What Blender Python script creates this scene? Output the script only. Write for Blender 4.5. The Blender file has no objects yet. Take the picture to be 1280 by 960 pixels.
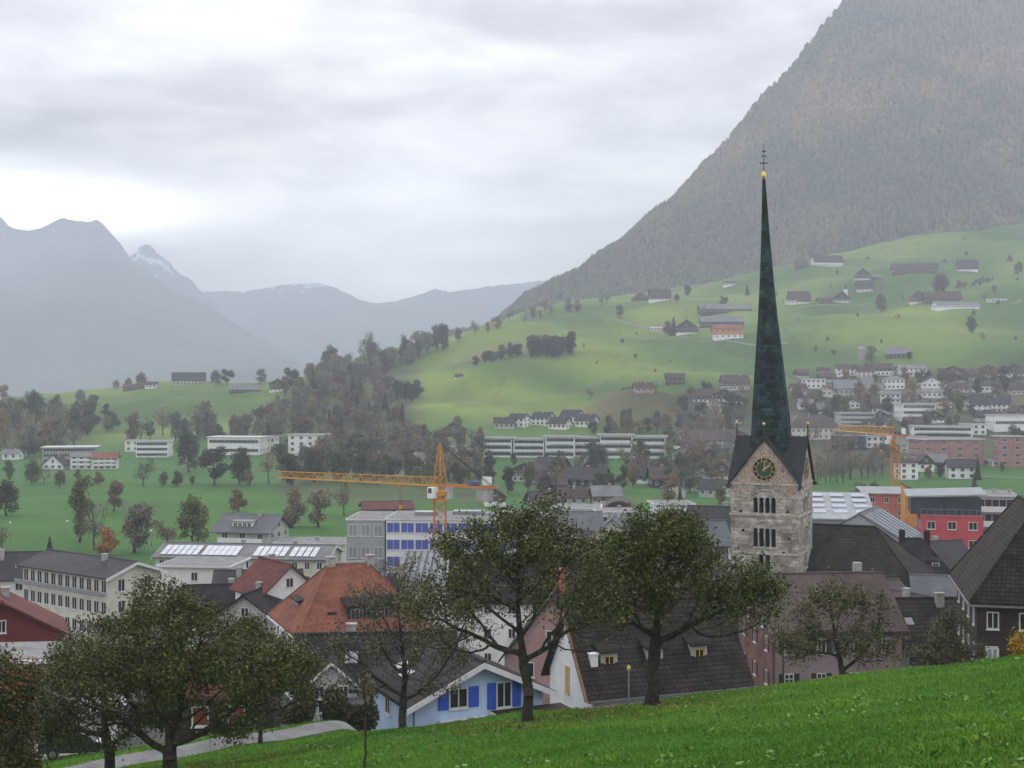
import bpy, bmesh, math, random
import numpy as np
from mathutils import Vector, Matrix
R = math.radians
SC = bpy.context.scene
COL = SC.collection
rng = np.random.default_rng(7)
random.seed(7)

# ------------------------------------------------------------------ camera, sky, sun, exposure
cam = bpy.data.objects.new('camera', bpy.data.cameras.new('camera'))
COL.objects.link(cam)
cam.location = (0, 0, 0)
cam.rotation_euler = (R(90), 0, 0)
cam.data.sensor_width = 36
cam.data.lens = 45.0
cam.data.clip_start = 0.5
cam.data.clip_end = 60000
SC.camera = cam

world = bpy.data.worlds.new('World')
SC.world = world
world.use_nodes = True
WN, WL = world.node_tree.nodes, world.node_tree.links
WN.clear()

class NT:
    """small helper for node trees: every call returns an output socket"""
    def __init__(s, tree): s.n, s.l = tree.nodes, tree.links
    def _set(s, sock, v):
        if v is None: return
        if isinstance(v, bpy.types.NodeSocket): s.l.new(v, sock)
        else: sock.default_value = v
    def math(s, op, a, b=None, c=None, clamp=False):
        n = s.n.new('ShaderNodeMath'); n.operation = op; n.use_clamp = clamp
        for i, v in enumerate((a, b, c)): s._set(n.inputs[i], v)
        return n.outputs[0]
    def node(s, typ, out=0, props={}, **ins):
        n = s.n.new(typ)
        for k, v in props.items(): setattr(n, k, v)
        for k, v in ins.items():
            k2 = k.replace('_', ' ')
            s._set(n.inputs[k2] if k2 in n.inputs else n.inputs[k], v)
        return n.outputs[out]
    def mix(s, f, a, b, mode='MIX'):
        n = s.n.new('ShaderNodeMix'); n.data_type = 'RGBA'; n.blend_type = mode
        s._set(n.inputs[0], f); s._set(n.inputs[6], a); s._set(n.inputs[7], b)
        return n.outputs[2]
    def ramp(s, f, stops, interp='LINEAR'):
        n = s.n.new('ShaderNodeValToRGB'); n.color_ramp.interpolation = interp
        e = n.color_ramp.elements
        while len(e) < len(stops): e.new(0.5)
        for x, (p, c) in zip(e, stops):
            x.position = p; x.color = tuple(c) + (1,) if len(c) == 3 else c
        s._set(n.inputs[0], f)
        return n.outputs[0]
    def noise(s, vec, scale, detail=4, rough=.55, dist=0.0, out=0):
        n = s.n.new('ShaderNodeTexNoise')
        s._set(n.inputs['Vector'], vec); n.inputs['Scale'].default_value = scale
        n.inputs['Detail'].default_value = detail; n.inputs['Roughness'].default_value = rough
        n.inputs['Distortion'].default_value = dist
        return n.outputs[out]
    def mapping(s, vec, scale=(1, 1, 1), rot=(0, 0, 0), loc=(0, 0, 0)):
        n = s.n.new('ShaderNodeMapping'); s._set(n.inputs[0], vec)
        n.inputs['Scale'].default_value = scale; n.inputs['Rotation'].default_value = rot; n.inputs['Location'].default_value = loc
        return n.outputs[0]
    def xyz(s, vec):
        n = s.n.new('ShaderNodeSeparateXYZ'); s._set(n.inputs[0], vec); return n.outputs
    def comb(s, x=0., y=0., z=0.):
        n = s.n.new('ShaderNodeCombineXYZ')
        for i, v in enumerate((x, y, z)): s._set(n.inputs[i], v)
        return n.outputs[0]

SUN_EL, SUN_AZ = 27.0, -14.0        # degrees; azimuth measured from the view axis, negative = left
w = NT(world.node_tree)
dirv = w.node('ShaderNodeTexCoord', out=0)
dx, dy, dz = w.xyz(dirv)
az = w.math('ARCTAN2', dx, dy)
el = w.math('ARCSINE', dz)
elc = w.math('MAXIMUM', el, 0.0)
# cloud deck: stretched along the horizon, rolling bands
cv = w.comb(w.math('MULTIPLY', az, 3.2), w.math('MULTIPLY', w.math('POWER', w.math('ADD', elc, .02), .8), 11.0), 0.0)
n1 = w.noise(cv, 1.0, 6, .52, .35)
n2 = w.noise(w.mapping(cv, (2.3, 1.7, 1), loc=(3.1, 1.7, 0)), 1.3, 5, .55, .2)
cl = w.math('ADD', w.math('MULTIPLY', n1, .68), w.math('MULTIPLY', n2, .32))
cl = w.node('ShaderNodeMapRange', props={'interpolation_type': 'SMOOTHSTEP'}, Value=cl, **{'From Min': .36, 'From Max': .66, 'To Min': 0., 'To Max': 1.})
def gauss(a0, e0, sa, se):
    a = w.math('DIVIDE', w.math('SUBTRACT', az, a0), sa); e = w.math('DIVIDE', w.math('SUBTRACT', el, e0), se)
    r2 = w.math('ADD', w.math('MULTIPLY', a, a), w.math('MULTIPLY', e, e))
    return w.math('POWER', math.e, w.math('MULTIPLY', r2, -1.0))
glow = gauss(-.345, .129, .115, .020)         # the gap with the bright light over the far ridge
band = gauss(-.40, .186, .27, .034)         # dark roll cloud above it
patch = gauss(-.09, .165, .07, .04)
low = gauss(-.06, .075, .16, .06)
upper = gauss(-.02, .27, .5, .06)
base = w.math('ADD', w.math('MULTIPLY', cl, .52), .515)
base = w.math('ADD', base, w.math('MULTIPLY', glow, 1.9))
base = w.math('SUBTRACT', base, w.math('MULTIPLY', band, .42))
base = w.math('ADD', base, w.math('MULTIPLY', patch, .35))
base = w.math('ADD', base, w.math('MULTIPLY', low, .58))
base = w.math('SUBTRACT', base, w.math('MULTIPLY', upper, .08))
zen = w.math('MULTIPLY', w.math('POWER', elc, 1.0), .28)
base = w.math('ADD', base, zen)
horizon = w.math('POWER', math.e, w.math('MULTIPLY', elc, -14.0))
base = w.math('ADD', base, w.math('MULTIPLY', horizon, .32))
tint = w.mix(cl, (.965, .972, 1.035, 1), (1.0, 1.0, 1.0, 1))
tint = w.mix(w.math('MINIMUM', glow, 1.0), tint, (1.03, .99, .91, 1))
cloudcol = w.node('ShaderNodeVectorMath', props={'operation': 'SCALE'}, Vector=tint, Scale=w.math('MULTIPLY', base, 10.0))
sky = w.node('ShaderNodeTexSky', props={'sky_type': 'NISHITA', 'sun_disc': False, 'sun_elevation': R(SUN_EL), 'sun_rotation': R(SUN_AZ)})
skymix = w.mix(.93, sky, cloudcol)
bg = w.n.new('ShaderNodeBackground'); w.l.new(skymix, bg.inputs[0]); bg.inputs[1].default_value = .1
wo = w.n.new('ShaderNodeOutputWorld'); w.l.new(bg.outputs[0], wo.inputs[0])

sun = bpy.data.objects.new('sun', bpy.data.lights.new('sun', 'SUN'))
COL.objects.link(sun)
sun.data.energy = .7
sun.data.angle = R(18)
sun.data.color = (1.0, .96, .90)
sd = Vector((math.sin(R(SUN_AZ)) * math.cos(R(SUN_EL)), math.cos(R(SUN_AZ)) * math.cos(R(SUN_EL)), math.sin(R(SUN_EL))))
sun.rotation_euler = (-sd).to_track_quat('-Z', 'Y').to_euler()
sun.location = sd * 300

vs = SC.view_settings
vs.view_transform = 'Standard'; vs.look = 'None'; vs.exposure = 0.46; vs.gamma = 1.0; vs.use_curve_mapping = False
cy = SC.cycles
cy.max_bounces = 5; cy.diffuse_bounces = 2; cy.glossy_bounces = 2; cy.transmission_bounces = 2
cy.volume_bounces = 1; cy.transparent_max_bounces = 6
cy.use_denoising = True
cy.caustics_reflective = False; cy.caustics_refractive = False

# ------------------------------------------------------------------ helpers
def tag(o, label=None, cat=None, group=None, kind=None):
    if label: o['label'] = label
    if cat: o['category'] = cat
    if group: o['group'] = group
    if kind: o['kind'] = kind
    return o

def empty(name, loc=(0, 0, 0), rz=0.0, parent=None):
    o = bpy.data.objects.new(name, None); COL.objects.link(o)
    o.location = loc; o.rotation_euler = (0, 0, rz); o.empty_display_size = .5
    o.parent = parent
    return o

def link(name, mesh, parent=None, loc=None, rz=None):
    o = bpy.data.objects.new(name, mesh); COL.objects.link(o)
    o.parent = parent
    if loc is not None: o.location = loc
    if rz is not None: o.rotation_euler = (0, 0, rz)
    return o

def mesh_np(name, V, F, mats=(), mi=None, smooth=False, colors=None):
    """V (n,3), F (m,k) constant-size faces"""
    me = bpy.data.meshes.new(name)
    V = np.asarray(V, np.float32); F = np.asarray(F, np.int32)
    k = F.shape[1]
    me.vertices.add(len(V)); me.vertices.foreach_set('co', V.ravel())
    me.loops.add(F.size); me.loops.foreach_set('vertex_index', F.ravel())
    me.polygons.add(len(F))
    me.polygons.foreach_set('loop_start', np.arange(0, F.size, k, dtype=np.int32))
    me.polygons.foreach_set('loop_total', np.full(len(F), k, np.int32))
    if smooth: me.polygons.foreach_set('use_smooth', np.ones(len(F), bool))
    for m in mats: me.materials.append(m)
    if mi is not None: me.polygons.foreach_set('material_index', np.asarray(mi, np.int32))
    if colors is not None:
        a = me.color_attributes.new('tone', 'FLOAT_COLOR', 'POINT')
        c = np.ones((len(V), 4), np.float32); c[:, :3] = colors
        a.data.foreach_set('color', c.ravel())
    me.update(calc_edges=True)
    return me

class MB:
    """collects boxes, bars, tubes and polygons into one mesh"""
    def __init__(s): s.v = []; s.f = []; s.m = []; s.mi = 0
    def add(s, vs, fs, mi=None):
        o = len(s.v); s.v += [tuple(v) for v in vs]
        for f in fs:
            s.f.append(tuple(i + o for i in f)); s.m.append(s.mi if mi is None else mi)
        return s
    def box(s, x0, x1, y0, y1, z0, z1, mi=None):
        v = [(x0, y0, z0), (x1, y0, z0), (x1, y1, z0), (x0, y1, z0), (x0, y0, z1), (x1, y0, z1), (x1, y1, z1), (x0, y1, z1)]
        return s.add(v, [(0, 3, 2, 1), (4, 5, 6, 7), (0, 1, 5, 4), (1, 2, 6, 5), (2, 3, 7, 6), (3, 0, 4, 7)], mi)
    def hexa(s, v, mi=None):
        return s.add(v, [(0, 3, 2, 1), (4, 5, 6, 7), (0, 1, 5, 4), (1, 2, 6, 5), (2, 3, 7, 6), (3, 0, 4, 7)], mi)
    def tube(s, p0, p1, r0, r1=None, n=6, cap=True, mi=None):
        r1 = r0 if r1 is None else r1
        p0, p1 = Vector(p0), Vector(p1); d = (p1 - p0)
        if d.length < 1e-6: return s
        d.normalize(); a = d.orthogonal().normalized(); b = d.cross(a)
        vs = []
        for p, r in ((p0, r0), (p1, r1)):
            for k in range(n):
                t = 2 * math.pi * (k + .5) / n
                vs.append(p + (a * math.cos(t) + b * math.sin(t)) * r)
        fs = [(k, (k + 1) % n, n + (k + 1) % n, n + k) for k in range(n)]
        if cap: fs += [tuple(range(n))[::-1], tuple(range(n, 2 * n))]
        return s.add(vs, fs, mi)
    def path(s, pts, r, n=6, mi=None):
        for a, b in zip(pts[:-1], pts[1:]): s.tube(a, b, r, r, n, True, mi)
        return s
    def prism(s, prof, axis, a, b, mi=None):
        """profile of 2d points extruded along an axis ('x','y','z') from a to b"""
        def P(p, t):
            return {'x': (t, p[0], p[1]), 'y': (p[0], t, p[1]), 'z': (p[0], p[1], t)}[axis]
        n = len(prof)
        vs = [P(p, a) for p in prof] + [P(p, b) for p in prof]
        fs = [(k, (k + 1) % n, n + (k + 1) % n, n + k) for k in range(n)] + [tuple(range(n))[::-1], tuple(range(n, 2 * n))]
        return s.add(vs, fs, mi)
    def lathe(s, prof, n=16, c=(0, 0), mi=None, phase=0.0):
        vs = []; m = len(prof)
        for r, z in prof:
            for k in range(n):
                t = 2 * math.pi * k / n + phase
                vs.append((c[0] + r * math.cos(t), c[1] + r * math.sin(t), z))
        fs = []
        for i in range(m - 1):
            for k in range(n):
                k2 = (k + 1) % n
                fs.append((i * n + k, i * n + k2, (i + 1) * n + k2, (i + 1) * n + k))
        fs.append(tuple(range(n))[::-1]); fs.append(tuple(range((m - 1) * n, m * n)))
        return s.add(vs, fs, mi)
    def mesh(s, name, mats, smooth=False):
        me = bpy.data.meshes.new(name); me.from_pydata(s.v, [], s.f)
        for m in (mats if isinstance(mats, (list, tuple)) else [mats]): me.materials.append(m)
        if any(s.m): me.polygons.foreach_set('material_index', s.m)
        bm = bmesh.new(); bm.from_mesh(me); bmesh.ops.recalc_face_normals(bm, faces=bm.faces); bm.to_mesh(me); bm.free()
        if smooth: me.polygons.foreach_set('use_smooth', [True] * len(me.polygons))
        me.update()
        return me
    def build(s, name, mats, parent=None, loc=None, rz=None, smooth=False):
        return link(name, s.mesh(name, mats, smooth), parent, loc, rz)

# ------------------------------------------------------------------ materials
MATS = {}
def mat(name, col, rough=.85, var=.18, scale=1.2, col2=None, bump=0.0, bscale=20, metal=0.0, spec=.3):
    """plain surface with uneven tone: large soft stains plus a finer grain"""
    if name in MATS: return MATS[name]
    m = bpy.data.materials.new(name); m.use_nodes = True; t = NT(m.node_tree)
    b = m.node_tree.nodes['Principled BSDF']
    oc = t.node('ShaderNodeTexCoord', out=3)
    n1 = t.noise(oc, scale, 5, .6, .2); n2 = t.noise(oc, scale * 9, 3, .6)
    f = t.math('ADD', t.math('MULTIPLY', n1, .65), t.math('MULTIPLY', n2, .35))
    c = tuple(col)
    lo = tuple(max(0, v * (1 - 2.2 * var)) for v in c); hi = tuple(v * (1 + 1.6 * var) for v in c)
    if col2: hi = col2
    r = t.ramp(f, [(.32, lo), (.68, hi)])
    t.l.new(r, b.inputs['Base Color'])
    b.inputs['Roughness'].default_value = rough; b.inputs['Metallic'].default_value = metal
    b.inputs['Specular IOR Level'].default_value = spec
    if bump:
        bn = t.n.new('ShaderNodeBump'); bn.inputs['Strength'].default_value = bump; bn.inputs['Distance'].default_value = .05
        t.l.new(t.noise(oc, bscale, 4, .6), bn.inputs['Height']); t.l.new(bn.outputs[0], b.inputs['Normal'])
    MATS[name] = m
    return m

def wallcoord(t):
    oc = t.node('ShaderNodeTexCoord', out=3); x, y, z = t.xyz(oc)
    return t.comb(t.math('ADD', x, y), z, 0.0), oc

def brickmat(name, c1, c2, mortar, bw, bh, ms=.012, rough=.9, var=.5, bump=.4, stain=.35, offset=.5, spec=.25, stainc=None):
    """courses of stones, tiles or boards on upright or sloping faces"""
    if name in MATS: return MATS[name]
    m = bpy.data.materials.new(name); m.use_nodes = True; t = NT(m.node_tree)
    b = m.node_tree.nodes['Principled BSDF']
    vec, oc = wallcoord(t)
    br = t.n.new('ShaderNodeTexBrick'); br.offset = offset
    t.l.new(vec, br.inputs['Vector'])
    br.inputs['Color1'].default_value = tuple(c1) + (1,); br.inputs['Color2'].default_value = tuple(c2) + (1,)
    br.inputs['Mortar'].default_value = tuple(mortar) + (1,)
    br.inputs['Scale'].default_value = 1.0; br.inputs['Mortar Size'].default_value = ms
    br.inputs['Brick Width'].default_value = bw; br.inputs['Row Height'].default_value = bh; br.inputs['Bias'].default_value = 0.0
    n1 = t.noise(oc, .55, 5, .62, .4)
    s1 = tuple(v * (1 - stain) for v in (1, 1, 1)); s2 = tuple(v * (1 + stain * .8) for v in (1, 1, 1))
    if stainc: s1 = stainc
    k = t.mix(1.0, br.outputs[0], t.ramp(n1, [(.33, s1), (.68, s2)]), 'MULTIPLY')
    n2 = t.noise(oc, 7, 3, .65)
    k = t.mix(1.0, k, t.ramp(n2, [(.3, (1 - var * .5,) * 3), (.7, (1 + var * .4,) * 3)]), 'MULTIPLY')
    t.l.new(k, b.inputs['Base Color'])
    b.inputs['Roughness'].default_value = rough; b.inputs['Specular IOR Level'].default_value = spec
    if bump:
        bn = t.n.new('ShaderNodeBump'); bn.inputs['Strength'].default_value = bump; bn.inputs['Distance'].default_value = .06
        h = t.math('ADD', t.math('MULTIPLY', br.outputs[1], -1.0), t.math('MULTIPLY', n2, .6))
        t.l.new(h, bn.inputs['Height']); t.l.new(bn.outputs[0], b.inputs['Normal'])
    MATS[name] = m
    return m

def foliage_mat(name, spread=.55, gloss=.5):
    """leaf surface: the object's own colour, each leaf a little different, clumps lighter and darker"""
    if name in MATS: return MATS[name]
    m = bpy.data.materials.new(name); m.use_nodes = True; t = NT(m.node_tree)
    b = m.node_tree.nodes['Principled BSDF']
    oi = t.n.new('ShaderNodeObjectInfo'); ge = t.n.new('ShaderNodeNewGeometry')
    oc = t.node('ShaderNodeTexCoord', out=3)
    f = t.math('ADD', t.math('MULTIPLY', ge.outputs['Random Per Island'], .6), t.math('MULTIPLY', t.noise(oc, 1.1, 3, .6), .4))
    k = t.ramp(f, [(.15, (1 - spread, 1 - spread, 1 - spread * .8)), (.55, (1, 1, 1)), (.9, (1 + spread * 1.5, 1 + spread * 1.1, 1 + spread * .3))])
    t.l.new(t.mix(1.0, oi.outputs['Color'], k, 'MULTIPLY'), b.inputs['Base Color'])
    b.inputs['Roughness'].default_value = gloss; b.inputs['Specular IOR Level'].default_value = .25
    MATS[name] = m
    return m

def tone_mat(name, rough=.95, nscale=.02, amount=.3, fine=.6, bump=0.0):
    """ground cover: the 'tone' attribute is the cover's own colour (turf, gravel, bare earth)"""
    if name in MATS: return MATS[name]
    m = bpy.data.materials.new(name); m.use_nodes = True; t = NT(m.node_tree)
    b = m.node_tree.nodes['Principled BSDF']
    at = t.n.new('ShaderNodeAttribute'); at.attribute_name = 'tone'
    oc = t.node('ShaderNodeTexCoord', out=3)
    n1 = t.noise(oc, nscale, 6, .62, .3); n2 = t.noise(t.mapping(oc, (1, .35, 1)), fine, 4, .65)
    f = t.math('ADD', t.math('MULTIPLY', n1, .6), t.math('MULTIPLY', n2, .4))
    k = t.ramp(f, [(.3, (1 - amount,) * 3), (.5, (1, 1, 1)), (.7, (1 + amount * 1.1, 1 + amount * .8, 1 + amount * .4))])
    t.l.new(t.mix(1.0, at.outputs['Color'], k, 'MULTIPLY'), b.inputs['Base Color'])
    b.inputs['Roughness'].default_value = rough; b.inputs['Specular IOR Level'].default_value = .15
    if bump:
        bn = t.n.new('ShaderNodeBump'); bn.inputs['Strength'].default_value = bump; bn.inputs['Distance'].default_value = .1
        t.l.new(n2, bn.inputs['Height']); t.l.new(bn.outputs[0], b.inputs['Normal'])
    MATS[name] = m
    return m

# ------------------------------------------------------------------ terrain
F = 1600.0                                     # the photograph's focal length in its own pixels
def ss(a, b, x):
    t = np.clip((x - a) / (b - a), 0, 1); return t * t * (3 - 2 * t)
_PX = np.array([-400, 0, 200, 350, 450, 550, 600, 650, 720, 850, 1000, 1150, 1280, 1700], float)
_D = np.array([600, 700, 800, 900, 1050, 1200, 1400, 1600, 1850, 2200, 3000], float)
_T = np.array([
 [581, 560, 538, 520, 503, 505, 508, 508, 507, 506, 505],
 [581, 558, 532, 510, 496, 502, 506, 507, 507, 506, 505],
 [581, 560, 536, 510, 484, 490, 498, 500, 500, 500, 500],
 [581, 556, 528, 500, 476, 480, 488, 494, 496, 498, 498],
 [581, 552, 520, 495, 468, 452, 452, 456, 462, 470, 480],
 [581, 548, 515, 490, 455, 430, 428, 436, 445, 455, 468],
 [581, 545, 508, 482, 440, 412, 410, 418, 428, 440, 455],
 [581, 546, 510, 480, 432, 402, 393, 395, 402, 420, 440],
 [581, 548, 512, 484, 435, 400, 381, 380, 385, 400, 425],
 [581, 548, 508, 477, 430, 398, 366, 364, 368, 380, 410],
 [581, 543, 505, 473, 430, 396, 353, 329, 327, 345, 385],
 [581, 538, 496, 462, 415, 383, 343, 309, 279, 300, 355],
 [581, 528, 488, 456, 410, 378, 333, 296, 262, 285, 340],
 [581, 505, 462, 432, 388, 350, 300, 262, 225, 250, 310]], float)
_gpx = np.arange(-1200, 2500, 10.0); _gd = np.arange(440, 3040, 20.0)
_Z = -(_T - 480) / F * _D[None, :]
_a = np.stack([np.interp(_gd, np.concatenate([[440], _D]), np.concatenate([[-38], r])) for r in _Z])
_grid = np.stack([np.interp(_gpx, _PX, _a[:, j]) for j in range(len(_gd))], 1)
def _blur(g, n, ax):
    k = np.ones(n) / n
    return np.apply_along_axis(lambda r: np.convolve(np.pad(r, n // 2, mode='edge'), k, 'valid'), ax, g)
for _ in range(2): _grid = _blur(_blur(_grid, 5, 0), 5, 1)
_grid[:, :6] = -38

_PY = np.array([(-26, 50.0), (-20.4, 58.5), (-18.8, 61.5), (-16.4, 64), (-13.1, 67.5), (-9.2, 73.5), (-6.9, 79), (-4.5, 90)])
def zg(x, y):
    x = np.asarray(x, float); y = np.asarray(y, float)
    xc = np.clip(x, -60, 70)
    yc = 54 + 24 * ss(-3, -12, x)
    q = y - yc; sp = .5 * (q + np.sqrt(q * q + 3))
    # the path runs on a small level bench cut into the left part of the slope
    yp = np.interp(x, _PY[:, 0], _PY[:, 1]); ben = np.clip(y - yp + 1.35, 0, 2.7) * .8 * (1 - ss(-8, -3, x))
    near = .14 * xc - .213 * (y - ben) - 2.67 - .25 * sp
    near = near + .50 * np.exp(-((x + 1.0) / 6.0) ** 2 - ((y - 53) / 13.0) ** 2)
    near = near + .10 * np.sin(x * .35 + 1) * np.sin(y * .21) + .05 * np.sin(x * .9 + y * .5)
    town = -36 - 2 * ss(150, 300, y)
    q = near - town
    zn = town + .5 * (q + np.sqrt(q * q + 6)) - .1
    yy = np.clip(y, 440, 3000)
    px = np.clip(640 + F * x / np.maximum(y, 1), -1190, 2480)
    i = np.clip((px + 1200) / 10, 0, len(_gpx) - 1.001); j = np.clip((yy - 440) / 20, 0, len(_gd) - 1.001)
    i0 = i.astype(int); j0 = j.astype(int); fi = i - i0; fj = j - j0
    zf = (_grid[i0, j0] * (1 - fi) * (1 - fj) + _grid[i0 + 1, j0] * fi * (1 - fj) + _grid[i0, j0 + 1] * (1 - fi) * fj + _grid[i0 + 1, j0 + 1] * fi * fj)
    rel = ss(680, 900, y) * (1 - .0 * y)
    und = 3.2 * np.sin(x * .021 + y * .013) + 2.6 * np.sin(x * .013 - y * .031 + 1.3) + 1.4 * np.sin(x * .05 + y * .043 + .7) + .8 * np.sin(x * .11 - y * .07)
    zf = zf + rel * und
    # the brown knoll behind the white apartment row, and a shoulder of the pasture left of it
    kx = (160 / F) * 765
    zf = zf + 19 * np.exp(-(((x - kx) / 33) ** 2) - (((y - 765) / 38) ** 2))
    sx = (-60 / F) * 930
    zf = zf + 9 * np.exp(-(((x - sx) / 60) ** 2) - (((y - 930) / 60) ** 2))
    t = ss(400, 470, y)
    return zn * (1 - t) + zf * t
def z1(x, y): return float(zg(np.array([x]), np.array([y]))[0])
def at(px, d): return ((px - 640) / F * d, d)
def hit(px, py, dmin=300.0, dmax=2400.0):
    """where the view line through a photo pixel meets the ground: gives the distance"""
    ds = np.arange(dmin, dmax, 2.0)
    z = zg((px - 640) / F * ds, ds); ray = -(py - 480) / F * ds
    k = np.nonzero(z >= ray)[0]
    return float(ds[k[0]]) if len(k) else None

def ground_tone(x, y):
    turf = np.array([.050, .150, .008]); field = np.array([.060, .150, .030]); hill = np.array([.122, .200, .042])
    town = np.array([.085, .090, .075]); brown = np.array([.12, .105, .055]); wood = np.array([.06, .062, .035])
    n = len(x); c = np.tile(field, (n, 1))
    def blend(c, col, t): return c * (1 - t[:, None]) + col * t[:, None]
    px = 640 + F * x / np.maximum(y, 1)
    tn = 1 - ss(195, 235, y - .02 * x * 0 - 60 * ss(430, 520, px)) 
    c = blend(c, town, tn)
    yc = 54 + 24 * ss(-3, -12, x)
    c = blend(c, turf, 1 - ss(2, 12, y - yc))
    c = blend(c, hill, ss(660, 760, y))
    # gardens between the houses of the far village
    v = ss(960, 1010, px) * ss(560, 600, y) * (1 - ss(880, 920, y)); c = blend(c, np.array([.085, .088, .048]), v * .92)
    v = ss(330, 370, px) * (1 - ss(590, 630, px)) * ss(395, 430, y) * (1 - ss(640, 680, y)); c = blend(c, np.array([.075, .10, .04]), v * .8)
    v = ss(830, 850, px) * (1 - ss(1100, 1130, px)) * ss(520, 560, y) * (1 - ss(800, 850, y)); c = blend(c, np.array([.085, .085, .05]), v * .85)
    v = ss(340, 380, px) * (1 - ss(500, 540, px)) * ss(680, 720, y) * (1 - ss(1060, 1140, y)); c = blend(c, wood, v * .8)
    v = (1 - ss(60, 150, px)) * ss(640, 680, y) * (1 - ss(800, 850, y)); c = blend(c, wood, v * .7)
    kx = (160 / F) * 765
    v = np.exp(-(((x - kx) / 36) ** 2) - (((y - 760) / 40) ** 2)) * ss(655, 700, y); c = blend(c, brown, np.clip(v * 1.4, 0, .85))
    v = np.exp(-(((x + 20) / 40) ** 2) - (((y - 1010) / 40) ** 2)); c = blend(c, brown, np.clip(v * .9, 0, .6))
    # strips and contour tracks of the pasture
    s = .5 + .5 * np.sin(x * .03 + y * .055 + 2 * np.sin(x * .011)); c = c * (1 - .16 * (s * ss(700, 800, y)))[:, None]
    zz = zg(x, y); wv = zz / 7.5 + 1.2 * np.sin(x * .012 + y * .006) + .5 * np.sin(x * .05 - y * .02)
    ln = np.clip(1 - np.abs((wv % 1) - .5) / .10, 0, 1) * (.5 + .5 * np.sin(x * .017 + 2 * np.sin(y * .01)))
    c = c * (1 - .30 * ln * ss(720, 800, y))[:, None]
    f1 = np.sin(x * .019 + 1.7 * np.sin(y * .007)) * np.sin(y * .013 + 1.3 * np.sin(x * .009)); f1 = np.clip(f1 * 2.5, -1, 1) * ss(700, 780, y)  # broad lighter and darker patches: the slope's shading put into its colour
    c = c * (1 + .24 * f1)[:, None]; c[:, 0] *= 1 + .16 * f1
    s = .5 + .5 * np.sin(y * .16 + x * .004); c = c * (1 - .12 * s * ss(230, 260, y) * (1 - ss(560, 620, y)))[:, None]
    return c

nr = 330
ys = np.concatenate([np.linspace(-60, 14, 24, endpoint=False), np.linspace(14, 96, 118, endpoint=False), np.geomspace(96, 3000, 190), np.geomspace(3200, 8400, 14)])
s = np.linspace(-1, 1, 281); s = np.sign(s) * (.75 * np.abs(s) + .25 * np.abs(s) ** 3)
Yg, Sg = np.meshgrid(ys, s, indexing='ij')
Xg = Sg * (62 + .62 * np.maximum(Yg, 0))
Zg = zg(Xg.ravel(), Yg.ravel())
V = np.stack([Xg.ravel(), Yg.ravel(), Zg], 1)
nR, nC = Yg.shape
idx = np.arange(nR * nC).reshape(nR, nC)
Fq = np.stack([idx[:-1, :-1], idx[:-1, 1:], idx[1:, 1:], idx[1:, :-1]], -1).reshape(-1, 4)
ground = link('ground', mesh_np('ground', V, Fq, [tone_mat('ground_cover', bump=.3, fine=.9)], smooth=True, colors=ground_tone(V[:, 0], V[:, 1])))
tag(ground, 'green hillside meadow, valley floor fields and pasture slopes', None, None, 'structure')

# ------------------------------------------------------------------ mountains
def fbm(x, y, seed, octs=5, f0=1.0):
    r = np.random.default_rng(seed); out = np.zeros_like(x); amp = 1.0
    for o in range(octs):
        for _ in range(3):
            a = r.uniform(0, 2 * math.pi); p = r.uniform(0, 6.28); f = f0 * 2 ** o * r.uniform(.8, 1.25)
            out += amp * np.sin((x * math.cos(a) + y * math.sin(a)) * f + p + 1.2 * np.sin((x * math.sin(a) - y * math.cos(a)) * f * .7 + p))
        amp *= .52
    return out / 3

def mountain(name, sil, dbase, dcrest, pybase, m, tone, seed, rough, back=.5, n=(90, 260), cap=None, prow=None):
    """sil: skyline as (px, py); the slope rises from the base distance to the crest distance and falls away behind"""
    sx = np.array([p[0] for p in sil], float); sy = np.array([p[1] for p in sil], float)
    pxs = np.linspace(sx[0], sx[-1], n[1])
    pc = np.interp(pxs, sx, sy)
    zc = -(pc - 480) / F * dcrest
    zb = -(np.interp(pxs, *pybase) - 480) / F * dbase if not callable(pybase) else pybase(pxs)
    t = np.concatenate([np.linspace(0, 1, n[0]), 1 + np.linspace(.04, 1, n[0] // 3)])
    T, P = np.meshgrid(t, pxs, indexing='ij')
    d = np.where(T <= 1, dbase + (dcrest - dbase) * T, dcrest + (T - 1) * (dcrest - dbase) * back)
    X = (P - 640) / F * d
    up = np.minimum(T, 1); prof = up ** (prow or 1.0)
    Z = zb[None, :] + (zc - zb)[None, :] * np.where(T <= 1, prof, 1 - .75 * (T - 1))
    w = np.sin(np.clip(T, 0, 1) * math.pi) ** .7 + .12
    Z = Z + fbm(X, d * 1.0, seed, 5, rough[1]) * rough[0] * np.where(T <= 1, w, .3) + fbm(X, d, seed + 3, 3, rough[1] * 9) * rough[0] * .10
    V = np.stack([X.ravel(), d.ravel(), Z.ravel()], 1)
    nR, nC = T.shape; idx = np.arange(nR * nC).reshape(nR, nC)
    Fq = np.stack([idx[:-1, :-1], idx[:-1, 1:], idx[1:, 1:], idx[1:, :-1]], -1).reshape(-1, 4)
    o = link(name, mesh_np(name, V, Fq, [m], smooth=True, colors=tone(V[:, 0], V[:, 1], V[:, 2])))
    tag(o, None, None, None, 'structure')
    return X, d, Z, o

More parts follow.
